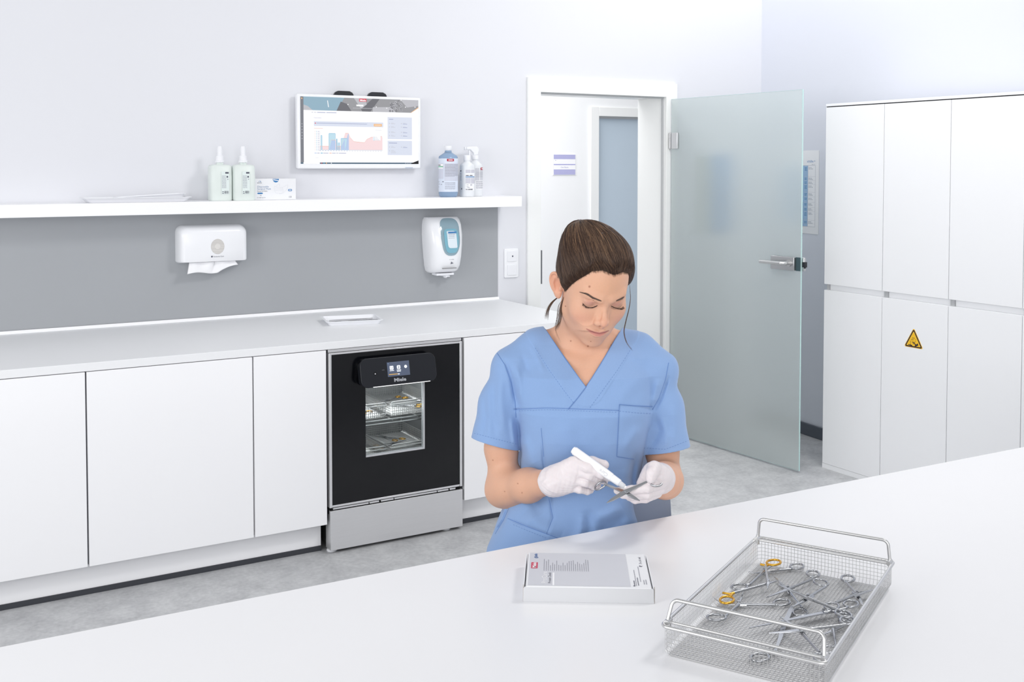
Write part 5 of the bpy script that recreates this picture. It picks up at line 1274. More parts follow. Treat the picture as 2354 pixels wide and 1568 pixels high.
# ---- trunk and arms (skin)
NB = v(1343, 822, -0.020)                       # base of neck
SHR, SHL = v(1176, 850, -0.015), v(1514, 858, -0.02)
ELR, ELL_ = v(1160, 1119, -0.01), v(1529, 1098, 0.01)
WRR, WRL = v(1262, 1108, 0.155), v(1517, 1102, 0.165)
TORSO = [(740, 1340, 1340.1, -.05, .03), (790, 1262, 1425, -.05, .035), (820, 1205, 1480, -.06, .052), (860, 1180, 1505, -.095, .082), (940, 1186, 1497, -.11, .108), (1000, 1194, 1488, -.11, .104), (1060, 1198, 1478, -.11, .092), (1110, 1190, 1470, -.11, .090), (1160, 1160, 1464, -.115, .094), (1205, 1142, 1466, -.12, .100), (1265, 1120, 1476, -.135, .105), (1340, 1108, 1490, -.15, .105), (1400, 1110, 1488, -.15, .09)]
def torso_rows(off=0.0):
    R = []
    for (py, xl, xr, tb, tf) in TORSO:
        a = v(xl, py, 0); b = v(xr, py, 0)
        R.append((a[1]+(off if py < 800 else 0), (a[0]+b[0])/2, max(0.004, (b[0]-a[0])/2+off), (tb+tf)/2, max(0.004, (tf-tb)/2+off)))
    return R
ROWS_C = torso_rows(0.0); ROWS_S = [(a, b, max(.004, c-(0.010 if a < -0.47 else 0)), d, max(.004, e-(0.010 if a < -0.47 else 0))) for a, b, c, d, e in torso_rows(-0.008)]
def f_shoulders(q, o):
    d = chain(q, [v(1176, 843, -0.018), v(1235, 800, -0.028), v(1290, 778, -0.036)], [0.045+o, 0.040+o, 0.036+o], 0.02)
    return smin(d, chain(q, [v(1514, 850, -0.022), v(1465, 808, -0.030), v(1400, 782, -0.036)], [0.045+o, 0.040+o, 0.036+o], 0.02), 0.02)
HAND = {}
def hand_r(q, o=0.0):
    """her right hand (left in the photo), back of hand towards the room, gripping the pen"""
    P = lambda a, b, t: v(a, b, t)
    d = chain(q, [WRR, P(1283, 1104, 0.162), P(1304, 1098, 0.168)], [0.0270+o, 0.0290+o, 0.0260+o], 0.01)
    # palm as a slab of metacarpals
    for (a, b, t, c_, e_, t2, r0, r1) in ((1282, 1085, .166, 1317, 1064, .180, .0165, .0135), (1282, 1097, .168, 1322, 1082, .184, .0170, .0135), (1282, 1110, .166, 1318, 1102, .180, .0165, .0130), (1282, 1122, .160, 1309, 1119, .172, .0155, .0125)):
        d = smin(d, cone(q, P(a, b, t), P(c_, e_, t2), r0+o, r1+o), 0.010)
    fingers = [([(1317, 1064, .180), (1351, 1076, .196), (1382, 1091, .195), (1401, 1099, .190)], [.0112, .0096, .0086, .0070]),
               ([(1322, 1083, .184), (1355, 1093, .192), (1377, 1103, .180), (1390, 1106, .168)], [.0110, .0094, .0083, .0068]),
               ([(1318, 1103, .180), (1345, 1109, .188), (1366, 1117, .174), (1374, 1116, .162)], [.0104, .0088, .0078, .0066]),
               ([(1309, 1119, .172), (1332, 1125, .178), (1350, 1129, .166), (1358, 1128, .154)], [.0096, .0080, .0070, .0060])]
    for pts, rs in fingers: d = smin(d, chain(q, [P(*p) for p in pts], [r+o for r in rs], 0.004), 0.0028)
    d = smin(d, chain(q, [P(1284, 1088, .150), P(1325, 1064, .150), P(1362, 1063, .158), P(1389, 1069, .166)], [.0150+o, .0135+o, .0118+o, .0098+o], 0.005), 0.006)
    return d
def hand_l(q, o=0.0):
    """her left hand (right in the photo), pinching the scissor ring between thumb and fingers"""
    P = lambda a, b, t: v(a, b, t)
    d = chain(q, [WRL, P(1519, 1098, 0.185), P(1514, 1096, 0.205)], [0.0275+o, 0.0275+o, 0.0255+o], 0.01)
    d = smin(d, ell(q, P(1507, 1097, 0.212), (0.0285+o, 0.0270+o, 0.024+o)), 0.012)
    d = smin(d, cone(q, P(1478, 1112, .205), P(1500, 1084, .205), .013+o, .018+o), 0.012)
    fingers = [([(1518, 1112, .222), (1488, 1122, .240), (1450, 1127, .232), (1419, 1128, .216)], [.0115, .0098, .0088, .0070]),
               ([(1517, 1124, .214), (1488, 1136, .230), (1455, 1140, .224), (1431, 1138, .210)], [.0115, .0098, .0088, .0070]),
               ([(1510, 1133, .204), (1484, 1145, .214), (1460, 1148, .206), (1446, 1144, .194)], [.0108, .0092, .0082, .0066])]
    fingers.append(([(1502, 1136, .190), (1480, 1146, .196), (1462, 1147, .188), (1452, 1142, .178)], [.0098, .0080, .0072, .0060]))
    for pts, rs in fingers: d = smin(d, chain(q, [P(*p) for p in pts], [r+o for r in rs], 0.004), 0.0028)
    d = smin(d, chain(q, [P(1512, 1086, .205), P(1504, 1076, .228), P(1499, 1088, .244), P(1496, 1100, .247)], [.0165+o, .0135+o, .0118+o, .0098+o], 0.005), 0.006)
    return d
def f_arm(q, side):
    if side < 0:
        d = chain(q, [v(1190, 862, -0.018), v(1162, 950, -0.02), v(1152, 1030, -0.016), ELR], [0.037, 0.037, 0.0355, 0.0350], 0.02)
        d = smin(d, chain(q, [ELR, v(1172, 1120, 0.015), v(1215, 1116, 0.08), WRR], [0.0375, 0.0395, 0.0350, 0.0260], 0.02), 0.024)
        return smin(d, sph(q, v(1150, 1132, -0.012), 0.027), 0.03)
    d = chain(q, [v(1490, 864, -0.022), v(1514, 950, -0.02), v(1522, 1035, -0.012), ELL_], [0.037, 0.037, 0.0355, 0.0350], 0.02)
    d = smin(d, chain(q, [ELL_, v(1528, 1104, 0.05), v(1522, 1104, 0.11), WRL], [0.0370, 0.0385, 0.0345, 0.0260], 0.02), 0.016)
    return d
NK0 = h2q((0, -0.030, -0.030)); NK1 = NB
def f_body(q):
    q = q.astype(F32)
    d = loft(q, ROWS_S, 2.2)
    d = smin(d, f_shoulders(q, -0.006), 0.03)
    d = np.minimum(d, smin(d, np.minimum(f_arm(q, -1), f_arm(q, 1)), 0.02))
    nk = chain(q, [NK0, NK0*0.5+NK1*0.5+np.array([0, 0, -0.004]), NK1], [0.052, 0.0515, 0.058], 0.02)
    hd = np.full(len(q), 1.0, F32); m = q[:, 1] > -0.36
    if m.any(): hd[m] = f_head(q2h(q[m]))
    up = smin(hd, nk, 0.022)
    d = smin(d, up, 0.030)
    # collar bones and breast-bone hollow
    m = (q[:, 1] < -0.26) & (q[:, 1] > -0.46) & (q[:, 2] > -0.02)
    if m.any():
        f = q[m]; e = d[m]
        e = smin(e, chain(f, [v(1338, 836, 0.040), v(1300, 824, 0.036), v(1250, 808, 0.010)], [0.0045, 0.0050, 0.0055]), 0.020)
        e = smin(e, chain(f, [v(1362, 836, 0.040), v(1396, 826, 0.034), v(1440, 812, 0.006)], [0.0045, 0.0050, 0.0055]), 0.020)
        d[m] = e
    for fn, c in ((hand_r, v(1320, 1095, .17)), (hand_l, v(1480, 1105, .2))):
        m = ((q-c.astype(F32))**2).sum(1) < 0.02
        if m.any(): d[m] = smin(d[m], fn(q[m], -0.0012), 0.006)
    return d
import time as _t; _t0 = _t.time()
PERSON = thing('person', 'seated woman in light blue scrubs and white gloves, head bowed over scissors', 'person', M=PM)
_lo = v(1098, 1330, -0.16)-np.array([0.01, 0, 0]); _hi = np.array([v(1585, 1100, 0)[0], v(1340, 498, 0)[1], 0.275])
_b0 = np.array([v(1238, 600, 0)[0], v(1340, 898, 0.05)[1], -0.20]); _b1 = np.array([v(1474, 600, 0)[0], _hi[1]+0.01, 0.19])
V1, Q1_ = surf(f_body, _b0, _b1, 0.00125)             # head, neck and breast bone at fine resolution
V2_, Q2_ = surf(f_body, _lo, _hi, 0.0021)             # everything else, left open where the fine part fits in
_c = V2_[Q2_].mean(1); Q2_ = Q2_[~((_c > _b0+0.0012).all(1) & (_c < _b1-0.0012).all(1))]
_u = np.unique(Q2_); _m = np.full(len(V2_), -1); _m[_u] = np.arange(len(_u)); V2_ = V2_[_u]; Q2_ = _m[Q2_]
_c = V1[Q1_].mean(1); Q1_ = Q1_[(_c < _b1+0.0005).all(1)]
VP = np.concatenate([V1, V2_]); VQ = np.concatenate([Q1_, Q2_+len(V1)])
# weld the two resolutions where they meet at the neck
print('body', len(VP), round(_t.time()-_t0, 1))
# skin's own colours (lips, lids, cheeks, moles), and shade painted into the mouth line
def pxmask(P, poly, soft=1.5):
    u, w_ = q2px(P); ins = np.zeros(len(P), bool); n = len(poly); j = n-1
    for i in range(n):
        (xi, yi), (xj, yj) = poly[i], poly[j]
        ins ^= ((yi > w_) != (yj > w_)) & (u < (xj-xi)*(w_-yi)/(yj-yi+1e-9)+xi); j = i
    d, _ = pline(u, w_, list(poly)+[poly[0]])
    return np.clip(0.5+np.where(ins, d, -d)/(2*soft), 0, 1)
LH = q2h(VP.astype(F32)); onface = (LH[:, 2] > 0.04) & (LH[:, 1] < 0.1) & (LH[:, 1] > -0.12)
base = np.tile(lin3((220, 172, 145)), (len(VP), 1))
def blend(mask, c): 
    global base
    base = base*(1-mask[:, None])+mask[:, None]*lin3(c)
def gauss(c, r, a): return a*np.exp(-(((LH-np.asarray(c, F32))/np.asarray(r, F32))**2).sum(1))
for s in (-1, 1): blend(gauss((0.042*s, -0.018, 0.068), (0.020, 0.018, 0.03), 0.40), (228, 158, 136))
blend(gauss(NT, (0.013, 0.016, 0.02), 0.45), (226, 160, 136))
blend(gauss((0, 0.065, 0.085), (0.045, 0.03, 0.04), 0.30), (224, 170, 132))
for s in (-1, 1): blend(gauss((0.079*s, 0.004, -0.018), (0.03, 0.035, 0.022), 0.45), (232, 158, 130))
for E in (EYE_R, EYE_L): blend(gauss(E+np.array([0, 0.001, 0.012]), (0.0155, 0.0075, 0.012), 0.75), (186, 134, 124))
lips = [(1347, 755.5), (1356, 758.8), (1366, 761.8), (1373, 763.2), (1379, 763.8), (1386, 762.3), (1392, 761.8), (1398, 760.5), (1394, 765), (1387, 770), (1378, 774), (1368, 772.5), (1357, 765.5)]
for E in (EYE_R, EYE_L):
    dxe = (LH[:, 0]-E[0])/0.0150; ym = E[1]-0.0100+0.0062*np.minimum(dxe*dxe, 1.4)
    blend(np.clip(1.5-np.abs(LH[:, 1]-(ym-0.0010))/0.0012, 0, 1)*(np.abs(dxe) < 1.0)*(LH[:, 2] > E[2])*0.40, (58, 40, 36))
blend(pxmask(VP, lips, 1.5)*onface*0.75, (196, 122, 118))
ml_, _ = pline(*q2px(VP), [(1349, 756.5), (1356, 760), (1368, 765.5), (1378, 767.6), (1387, 765.5), (1394, 762.5), (1399, 760.3)])
blend(np.clip(1.3-ml_/1.3, 0, 1)*onface*0.65, (140, 70, 66))  # dark rose paints the crease shade between the lips
u_, w_ = q2px(VP)
for (a, b, r) in ((1355, 659, 2.2), (1312, 784, 1.5), (1351.5, 796, 1.9), (1300, 704, 1.4), (1358, 785, 1.1), (1405, 793, 1.2), (1133, 1058, 1.3), (1190, 1112, 1.2), (1200, 1133, 1.2), (1160, 1130, 1.2)):
    blend(np.clip(1.6-np.hypot(u_-a, w_-b)/r, 0, 1)*(VP[:, 2] > 0.0)*0.8, (150, 92, 70))
M_SKIN = mat('skin', (230, 188, 164), 0.48, attr='tone', noise=0.05, nscale=220, bump=0.12, bscale=900, sss=0.12, spec=0.4)
BODY = mesh_obj('body', VP, VQ, M_SKIN, PERSON, base)
def bvh_of(P, Q): return BVHTree.FromPolygons([tuple(p) for p in P], [tuple(int(i) for i in q) for q in Q])
def cast(bv, px, py, e=0.0):
    o = v(px, py, 1.2); d = v(px, py, -0.6)-o; d = d/np.linalg.norm(d)
    h, n, *_ = bv.ray_cast(Vector(o), Vector(d))
    return (np.array(h)-d*e, np.array(n)) if h is not None else (v(px, py, 0.0), np.array([0, 0, 1.]))
mH = LH[:, 2] > -0.02
fq = VQ[mH[VQ].all(1)]; BV_HEAD = bvh_of(VP, fq)
# ================================================================== scrub top
Q1 = lambda *pts: [tuple(p) for p in pts]
VEE = [(1254, 757), (1300, 826), (1347, 890), (1380, 838), (1424, 764)]
def f_sleeve(q, side, o=0.0):
    if side < 0: return chain(q, [v(1182, 850, -0.018), v(1154, 930, -0.018), v(1136, 1034, -0.014)], [0.0465+o, 0.0515+o, 0.0590+o], 0.02)
    return chain(q, [v(1498, 852, -0.022), v(1518, 940, -0.018), v(1533, 1044, -0.006)], [0.0465+o, 0.0515+o, 0.0565+o], 0.02)
FOLDS = [ # (polyline px, width px, amplitude m): + ridge, - valley
    ([(1186, 948), (1192, 1010), (1205, 1060)], 9, -0.0030), ([(1200, 1000), (1222, 1060), (1236, 1085)], 13, 0.0040), ([(1180, 1085), (1212, 1130), (1246, 1182)], 14, -0.0075), ([(1205, 1180), (1240, 1210), (1290, 1232)], 18, 0.0060),
    ([(1245, 985), (1250, 1060), (1262, 1130), (1271, 1190), (1256, 1228)], 4, -0.0030), ([(1290, 960), (1300, 1030), (1300, 1090)], 26, 0.0030), ([(1340, 1180), (1335, 1225), (1310, 1250)], 10, 0.0055), ([(1350, 1170), (1352, 1215), (1345, 1260)], 12, -0.0040),
    ([(1440, 1185), (1410, 1205), (1370, 1220)], 16, -0.0060), ([(1430, 1165), (1400, 1182), (1360, 1195)], 14, 0.0045), ([(1462, 1040), (1452, 1100), (1458, 1160), (1464, 1200)], 7, -0.0050), ([(1440, 1060), (1432, 1120), (1438, 1180)], 12, 0.0030), ([(1472, 980), (1450, 1010), (1428, 1040)], 10, 0.0030),
    ([(1160, 822), (1176, 870), (1186, 930)], 5, -0.0040), ([(1185, 830), (1194, 880), (1198, 930)], 9, 0.0038), ([(1150, 850), (1150, 920), (1160, 1000)], 10, 0.0035), ([(1112, 900), (1118, 960), (1110, 1010)], 8, -0.0032), ([(1136, 880), (1134, 950), (1138, 1015)], 8, -0.0030), ([(1175, 960), (1180, 1000), (1184, 1030)], 6, 0.0030),
    ([(1538, 862), (1520, 915), (1503, 945)], 4, -0.0042), ([(1515, 870), (1505, 915), (1500, 935)], 8, 0.0035), ([(1505, 950), (1515, 990), (1500, 1030)], 9, -0.0045), ([(1545, 930), (1552, 980), (1548, 1030)], 12, 0.0035), ([(1524, 960), (1532, 1005), (1530, 1035)], 8, 0.0030),
    ([(1222, 790), (1240, 830), (1250, 860)], 7, 0.0018), ([(1200, 815), (1215, 860)], 7, -0.0016), ([(1445, 790), (1462, 830)], 8, 0.0016), ([(1470, 860), (1440, 900), (1410, 940)], 16, 0.0016), ([(1230, 900), (1280, 920), (1340, 925)], 16, 0.0018),
    ([(1170, 1160), (1158, 1195), (1138, 1228)], 4, -0.0030), ([(1167, 1192), (1215, 1212), (1280, 1236)], 3, -0.0025)]
FOLDS_S = [f for f in FOLDS]
def f_top(q):
    q = q.astype(F32); u, w_ = q2px(q)
    T = smin(loft(q, ROWS_C, 2.25), f_shoulders(q, 0.0020), 0.03)
    front = np.clip((q[:, 2]+0.06)/0.05, 0, 1)
    S = np.minimum(f_sleeve(q, -1), f_sleeve(q, 1))
    d = smin(T, S, 0.016)
    disp = np.zeros(len(q), F32); near = np.abs(d) < 0.03
    if near.any():
        un, wn, fn = u[near], w_[near], front[near]; e = np.zeros(int(near.sum()), F32)
        for pts, wd, am in FOLDS:
            ds, par = pline(un, wn, pts); taper = np.clip(np.minimum(par, 1-par)*4+0.05, 0, 1)
            m = ds < wd*3
            e = e+(1.3*am*np.exp(-(ds/wd)**2)*taper*fn*m).astype(F32)
        # flat doubled band along the neckline, yoke seam
        ds, par = pline(un, wn, VEE); e = e+(0.0012*np.clip((46-ds)/2.5, 0, 1)*fn).astype(F32)
        ds, par = pline(un, wn, [(1183, 941), (1260, 938), (1347, 941), (1424, 944), (1500, 941)]); e = e-(0.0016*np.exp(-(ds/2.0)**2)*fn).astype(F32)
        e = e+(0.0005*np.sin(un*0.11+wn*0.05)*np.sin(wn*0.07-un*0.03)).astype(F32)
        disp[near] = e
    d = d-disp; Td = T-disp
    # sleeve hems: cut flat and hollow
    for side, a, b in ((-1, (1080, 1006), (1193, 1036)), (1, (1478, 1044), (1589, 1026))):
        A = v(a[0], a[1], 0.0); B = v(b[0], b[1], 0.0); n_ = np.array([-(B-A)[1], (B-A)[0], 0]); n_ = n_/np.linalg.norm(n_)
        if n_[1] > 0: n_ = -n_
        cx = (A+B)/2; tilt = np.array([n_[0], n_[1], 0.10]); tilt /= np.linalg.norm(tilt)
        pl = ((q-cx.astype(F32))@tilt.astype(F32)).astype(F32)
        mine = (q[:, 0] < 0) if side < 0 else (q[:, 0] >= 0)
        d = np.where(mine, np.minimum(np.maximum(d, pl), Td), d)
        inner = np.maximum(f_sleeve(q, side, -0.0055)-disp, -pl-F32(0.030))
        d = np.where(mine, np.maximum(d, -np.maximum(inner, F32(0.003)-Td)), d)
    # V neck opening: everything above both edges, in front of and over the shoulders
    def side_(a, b):  # signed px distance of the sight line to the edge a-b (positive = inside the V)
        L = math.hypot(b[0]-a[0], b[1]-a[1]); return ((u-a[0])*(b[1]-a[1])-(w_-a[1])*(b[0]-a[0]))/L
    s1 = side_((1254, 757), (1347, 890)); s2 = -side_((1424, 764), (1347, 890))
    vee = np.minimum(s1, s2)/990.0
    vee = np.minimum(vee, q[:, 2]+F32(0.085))
    d = smax(d, vee.astype(F32), 0.0015)
    bk = F32(v(1340, 744, 0)[1]); d = np.maximum(d, q[:, 1]-bk)
    low = F32(v(1340, 1330, 0)[1]); d = np.maximum(d, low-q[:, 1])
    return d
TP, TQ = surf(f_top, np.array([v(1062, 1300, 0)[0], v(1340, 1345, 0)[1], -0.16]), np.array([v(1606, 1100, 0)[0], v(1340, 735, 0)[1], 0.145]), 0.0017, proj=1)
print('top', len(TP), round(_t.time()-_t0, 1))
M_SCRUB = mat('scrub_cotton', (138, 168, 212), 0.82, noise=0.06, nscale=500, bump=0.25, bscale=1500, sheen=0.25, spec=0.2)
TOPO = mesh_obj('scrub_top', TP, TQ, M_SCRUB, PERSON, label='light blue short sleeved V-neck scrub top')
fr = TP[TQ][:, :, 2].mean(1) > -0.06
BV_TOP = bvh_of(TP, TQ[fr])
M_SEAM = mat('seam_thread', (104, 137, 190), 0.85)
def on_top(pts, e, step=4):
    out = []
    for a, b in zip(pts[:-1], pts[1:]):
        n = max(1, int(math.hypot(b[0]-a[0], b[1]-a[1])/step))
        for i in range(n): out.append((a[0]+(b[0]-a[0])*i/n, a[1]+(b[1]-a[1])*i/n))
    out.append(pts[-1]); P = []
    for (px, py) in out:
        p, n = cast(BV_TOP, px, py, e); P.append(p)
    ok = [P[0]]
    for p in P[1:]:
        if np.linalg.norm(p-ok[-1]) < 0.05: ok.append(p)
    return ok
def seam(mb, pts, r=0.0006, e=0.0002): mb.tube(on_top(pts, e), r, 5)
def stitches(mb, pts, r=0.00035, e=0.0003, dash=3.2):
    P = on_top(pts, e, dash)
    for i in range(0, len(P)-1, 2): mb.tube([P[i], P[i+1]], r, 4, caps=False)
def seam_part(name, segs, label=None):
    for kind_, pts, r, e in segs:
        mb = MB()
        if kind_ == 's': seam(mb, pts, r, e)
        else: stitches(mb, pts, r, e)
        mb.build(name, M_SEAM, TOPO, local=True)
seam_part('yoke_seam', [('s', [(1183, 941), (1260, 938), (1347, 941), (1424, 944)], 0.0006, 0.0002)])
seam_part('yoke_stitching', [('d', [(1186, 945), (1260, 942), (1347, 945), (1420, 948)], 0.00035, 0.0003)])
seam_part('neckline_edge', [('s', [(1254, 757), (1300, 826), (1347, 890)], 0.0007, 0.0004), ('s', [(1424, 764), (1380, 838), (1347, 890)], 0.0007, 0.0004)])
seam_part('wrap_edge', [('s', [(1347, 890), (1328, 915), (1306, 941)], 0.0009, 0.0006)])
seam_part('neckband_stitching', [('d', [(1230, 800), (1262, 850), (1298, 900), (1320, 928)], 0.00035, 0.0003), ('d', [(1452, 800), (1420, 850), (1380, 905), (1354, 940)], 0.00035, 0.0003)])
seam_part('armhole_seam', [('s', [(1143, 812), (1160, 838), (1175, 880), (1184, 925), (1186, 960)], 0.0008, 0.0002), ('s', [(1537, 834), (1530, 872), (1515, 915), (1500, 942)], 0.0008, 0.0002)])
seam_part('hem_stitching', [('d', [(1090, 996), (1140, 1009), (1190, 1022)], 0.00035, 0.0003), ('d', [(1480, 1030), (1530, 1033), (1584, 1012)], 0.00035, 0.0003)])
seam_part('dart', [('s', [(1244, 984), (1250, 1050)], 0.0005, 0.0002), ('s', [(1262, 1146), (1271, 1190), (1256, 1228)], 0.0005, 0.0002)])
seam_part('side_seam', [('s', [(1171, 1166), (1158, 1195), (1138, 1228)], 0.0007, 0.0002)])
seam_part('hip_pocket_edge', [('s', [(1167, 1192), (1215, 1212), (1282, 1237)], 0.0007, 0.0002)])
seam_part('hip_pocket_stitching', [('d', [(1180, 1206), (1225, 1225), (1258, 1238)], 0.00035, 0.0003)])
# chest pocket patch
poly = [(1424, 930), (1462, 933), (1500, 935), (1498, 975), (1476, 1028), (1457, 1056), (1418, 1050), (1421, 990)]
NUU, NVV = 12, 20; pm = MB()
for j in range(NVV+1):
    fv = j/NVV; L_ = (1424-6*fv, 930+120*fv); R_ = (1500-(0 if fv < 0.35 else 43*((fv-0.35)/0.65)**0.9), 935+121*fv)
    for i in range(NUU+1):
        f_ = i/NUU; e = 0.0016 if (0 < i < NUU and 0 < j < NVV) else 0.0003
        pm.v.append(tuple(cast(BV_TOP, L_[0]+(R_[0]-L_[0])*f_, L_[1]+(R_[1]-L_[1])*f_, e)[0]))
for j in range(NVV):
    for i in range(NUU):
        a = j*(NUU+1)+i; pm.f.append([a, a+NUU+1, a+NUU+2, a+1]); pm.m.append(0); pm.sm.append(True)
pk = pm.build('chest_pocket', M_SCRUB, TOPO, local=True)
for kind_, pts, r, e in (('s', [(1424, 930), (1462, 933), (1500, 935)], 0.0008, 0.0016), ('s', [(1424, 930), (1421, 990), (1418, 1050), (1457, 1056)], 0.0006, 0.0012), ('d', [(1424, 945), (1462, 949), (1499, 951)], 0.00035, 0.0019)):
    s2 = MB(); (seam if kind_ == 's' else stitches)(s2, pts, r, e); s2.build('pocket_seam' if kind_ == 's' else 'pocket_stitching', M_SEAM, pk, local=True)

# ---- trousers and shoes below the table edge (seated)
def f_legs(q):
    q = q.astype(F32); d = None
    for s in (-1, 1):
        hip = v(1296+s*62, 1345, -0.02); kn = hip+np.array([s*0.05, -0.02, 0.40]); an = kn+np.array([0, -0.40, -0.06])
        e = chain(q, [hip, kn, an], [0.085, 0.062, 0.047], 0.02); e = smin(e, ell(q, hip+np.array([0, -0.01, -0.03]), (0.10, 0.085, 0.13)), 0.04)
        d = e if d is None else smin(d, e, 0.02)
    return d
LP_, LQ_ = surf(f_legs, np.array([-0.30, -1.36, -0.24]), np.array([0.24, -0.74, 0.50]), 0.006, proj=1)
mesh_obj('trousers', LP_, LQ_, M_SCRUB, PERSON, label='light blue scrub trousers, hidden under the table')
for s in (-1, 1):
    hip = v(1296+s*62, 1345, -0.02); an = hip+np.array([s*0.05, -0.42, 0.34])
    def f_shoe(q):
        q = q.astype(F32); d = smin(ell(q, an+np.array([0, -0.055, 0.08]), (0.045, 0.040, 0.115)), ell(q, an+np.array([0, -0.03, 0.0]), (0.040, 0.055, 0.050)), 0.03)
        return np.maximum(d, F32(an[1]-0.085)-q[:, 1])
    SP_, SQ_ = surf(f_shoe, an-0.14, an+np.array([0.14, 0.08, 0.24]), 0.005, proj=1)
    mesh_obj('shoe', SP_, SQ_, M_PLASTB, PERSON)

# ================================================================== gloves
def glove(fn, name, c, wr, el, ext):
    wr = np.asarray(wr); ax = nrm(np.asarray(el)-wr)
    def f(q):
        q = q.astype(F32)
        n_ = (0.00030*np.sin(q[:, 0]*420+q[:, 1]*260+np.sin(q[:, 2]*300)*1.5)*np.sin(q[:, 1]*340-q[:, 0]*190+q[:, 2]*420)).astype(F32)
        d = fn(q, 0.0006)
        cuff = cone(q, wr+ax*0.014, wr-ax*0.012, 0.0325, 0.0300)
        rip = (0.0008*np.sin(((q-wr.astype(F32))@ax.astype(F32))*330+q[:, 1]*150+np.sin(q[:, 1]*170)*1.6)).astype(F32)
        d = smin(d, cuff+rip, 0.010)
        pl = ((q-(wr-ax*0.004).astype(F32))@ax.astype(F32)).astype(F32)
        return smax(d+n_, pl, 0.002)
    P, Q = surf(f, c-ext, c+ext, 0.0013, proj=2)
    return mesh_obj(name, P, Q, mat('latex_glove', (226, 218, 220), 0.42, noise=0.05, nscale=120, bump=0.32, bscale=170, sss=0.05), PERSON, label=None)
g = glove(hand_r, 'glove', v(1318, 1100, 0.165), WRR, WRR*0.4+v(1176, 1121, 0.02)*0.6, np.array([0.095, 0.065, 0.075])); g['label'] = 'white glove on the hand holding the pen'
g = glove(hand_l, 'glove', v(1482, 1108, 0.205), WRL, WRL*0.4+v(1528, 1104, 0.05)*0.6, np.array([0.095, 0.070, 0.085])); g['label'] = 'white glove on the hand holding the scissors'
print('gloves', round(_t.time()-_t0, 1))

# ================================================================== hair
BUN = np.array([0.0, 0.055, -0.135])
def hair_line(az):
    """height of the hairline (head-local y) against azimuth in degrees, 0 = straight ahead"""
    A = np.array([-180, -150, -125, -106, -96, -86, -78, -69, -56.5, -46, -37, -30, -13, -2, 7, 17, 27, 45, 60, 70, 78, 86, 96, 106, 125, 150, 180])
    H = np.array([-.060, -.055, -.045, -.030, 0.004, 0.014, 0.000, 0.0125, 0.0435, 0.0645, 0.079, 0.0896, 0.0965, 0.0930, 0.0890, 0.0890, 0.0896, 0.078, 0.062, 0.030, 0.0, 0.014, 0.004, -.030, -.045, -.055, -.060])
    return np.interp(az, A, H).astype(F32)
def hair_off(l):
    az = np.degrees(np.arctan2(l[:, 0], l[:, 2]+0.004)); h = l[:, 1]-hair_line(az)
    return h, az
def f_hair(l):
    l = l.astype(F32)
    d = f_skull(l); h, az = hair_off(l)
    o = np.clip(h/0.030, 0, 1); o = o*o*(3-2*o)
    thick = 0.0085+0.004*np.clip((l[:, 1]-0.08)/0.05, 0, 1)+0.004*np.exp(-((np.abs(az)-75)/30)**2)
    d = d-(thick*o).astype(F32)+(0.010*np.clip(-h/0.008, 0, 1)).astype(F32)
    vol = ell(l, (-0.022, 0.092, -0.026), (0.058, 0.054, 0.076)); d = smin(d, smax(vol, -(h-0.03).astype(F32), 0.01), 0.02)
    bun = ell(l, BUN, (0.038, 0.036, 0.032)); d = smin(d, bun, 0.018)
    return (d*F32(HS)).astype(F32)
HPp, HQ = surf(lambda q: f_hair(q2h(q.astype(F32))), np.array([h2q((-.10, 0, 0))[0]-0.05, h2q((0, -0.07, 0))[1]-0.09, -0.19]), np.array([h2q((.10, 0, 0))[0]+0.05, h2q((0, 0.17, 0))[1]+0.07, 0.20]), 0.0020, proj=1)
print('hair', len(HPp), round(_t.time()-_t0, 1))
M_HAIR = mat('hair_brown', (74, 56, 46), 0.42, attr='tone', noise=0.25, nscale=300, stretch=(1, 1, 1), spec=0.35)
hl = q2h(HPp.astype(F32)); hh, haz = hair_off(hl)
tone = np.tile(lin3((70, 54, 46)), (len(HPp), 1))
HAIR = mesh_obj('hair', HPp, HQ, M_HAIR, PERSON, tone, label='dark brown hair pinned up at the back')
# strands combed from the hairline back to the knot
vis = (hh > 0.001); cand = np.argwhere(vis)[:, 0]
NSTR = 6500
ed = np.argwhere((hh > -0.0005) & (hh < 0.016) & (np.abs(haz) < 100))[:, 0]
seed = np.concatenate([HPp[rng.choice(cand, NSTR)], HPp[rng.choice(ed, 2600)]]); NSTR = len(seed)
def fhq(q):
    l = q2h(q.astype(F32)); return np.minimum(f_hair(l), f_skull(l)*F32(HS)-F32(0.0003))
sk_h, sk_a = hair_off(LH); fz = np.argwhere((sk_h > -0.0045) & (sk_h < 0.002) & (np.abs(sk_a) < 84) & (np.abs(LH[:, 0]) < 0.0715) & (np.linalg.norm(LH, axis=1) < 0.16))[:, 0]
fine = VP[rng.choice(fz, 1100)]; n_fine = len(fine); seed = np.concatenate([seed, fine]); NSTR = len(seed)
bun_q = h2q(BUN+np.array([0, 0.02, 0.0])); 
p = seed.astype(F32); paths = [p.copy()]; up_q = HM@np.array([0, 1, 0])
lf_ = rng.random(NSTR)**3; STEPS = 15; sl = rng.uniform(0.0045, 0.0085, NSTR).astype(F32); sl[-n_fine:] *= 0.45
wob = rng.normal(0, 1, (NSTR, 3)).astype(F32)*0.045
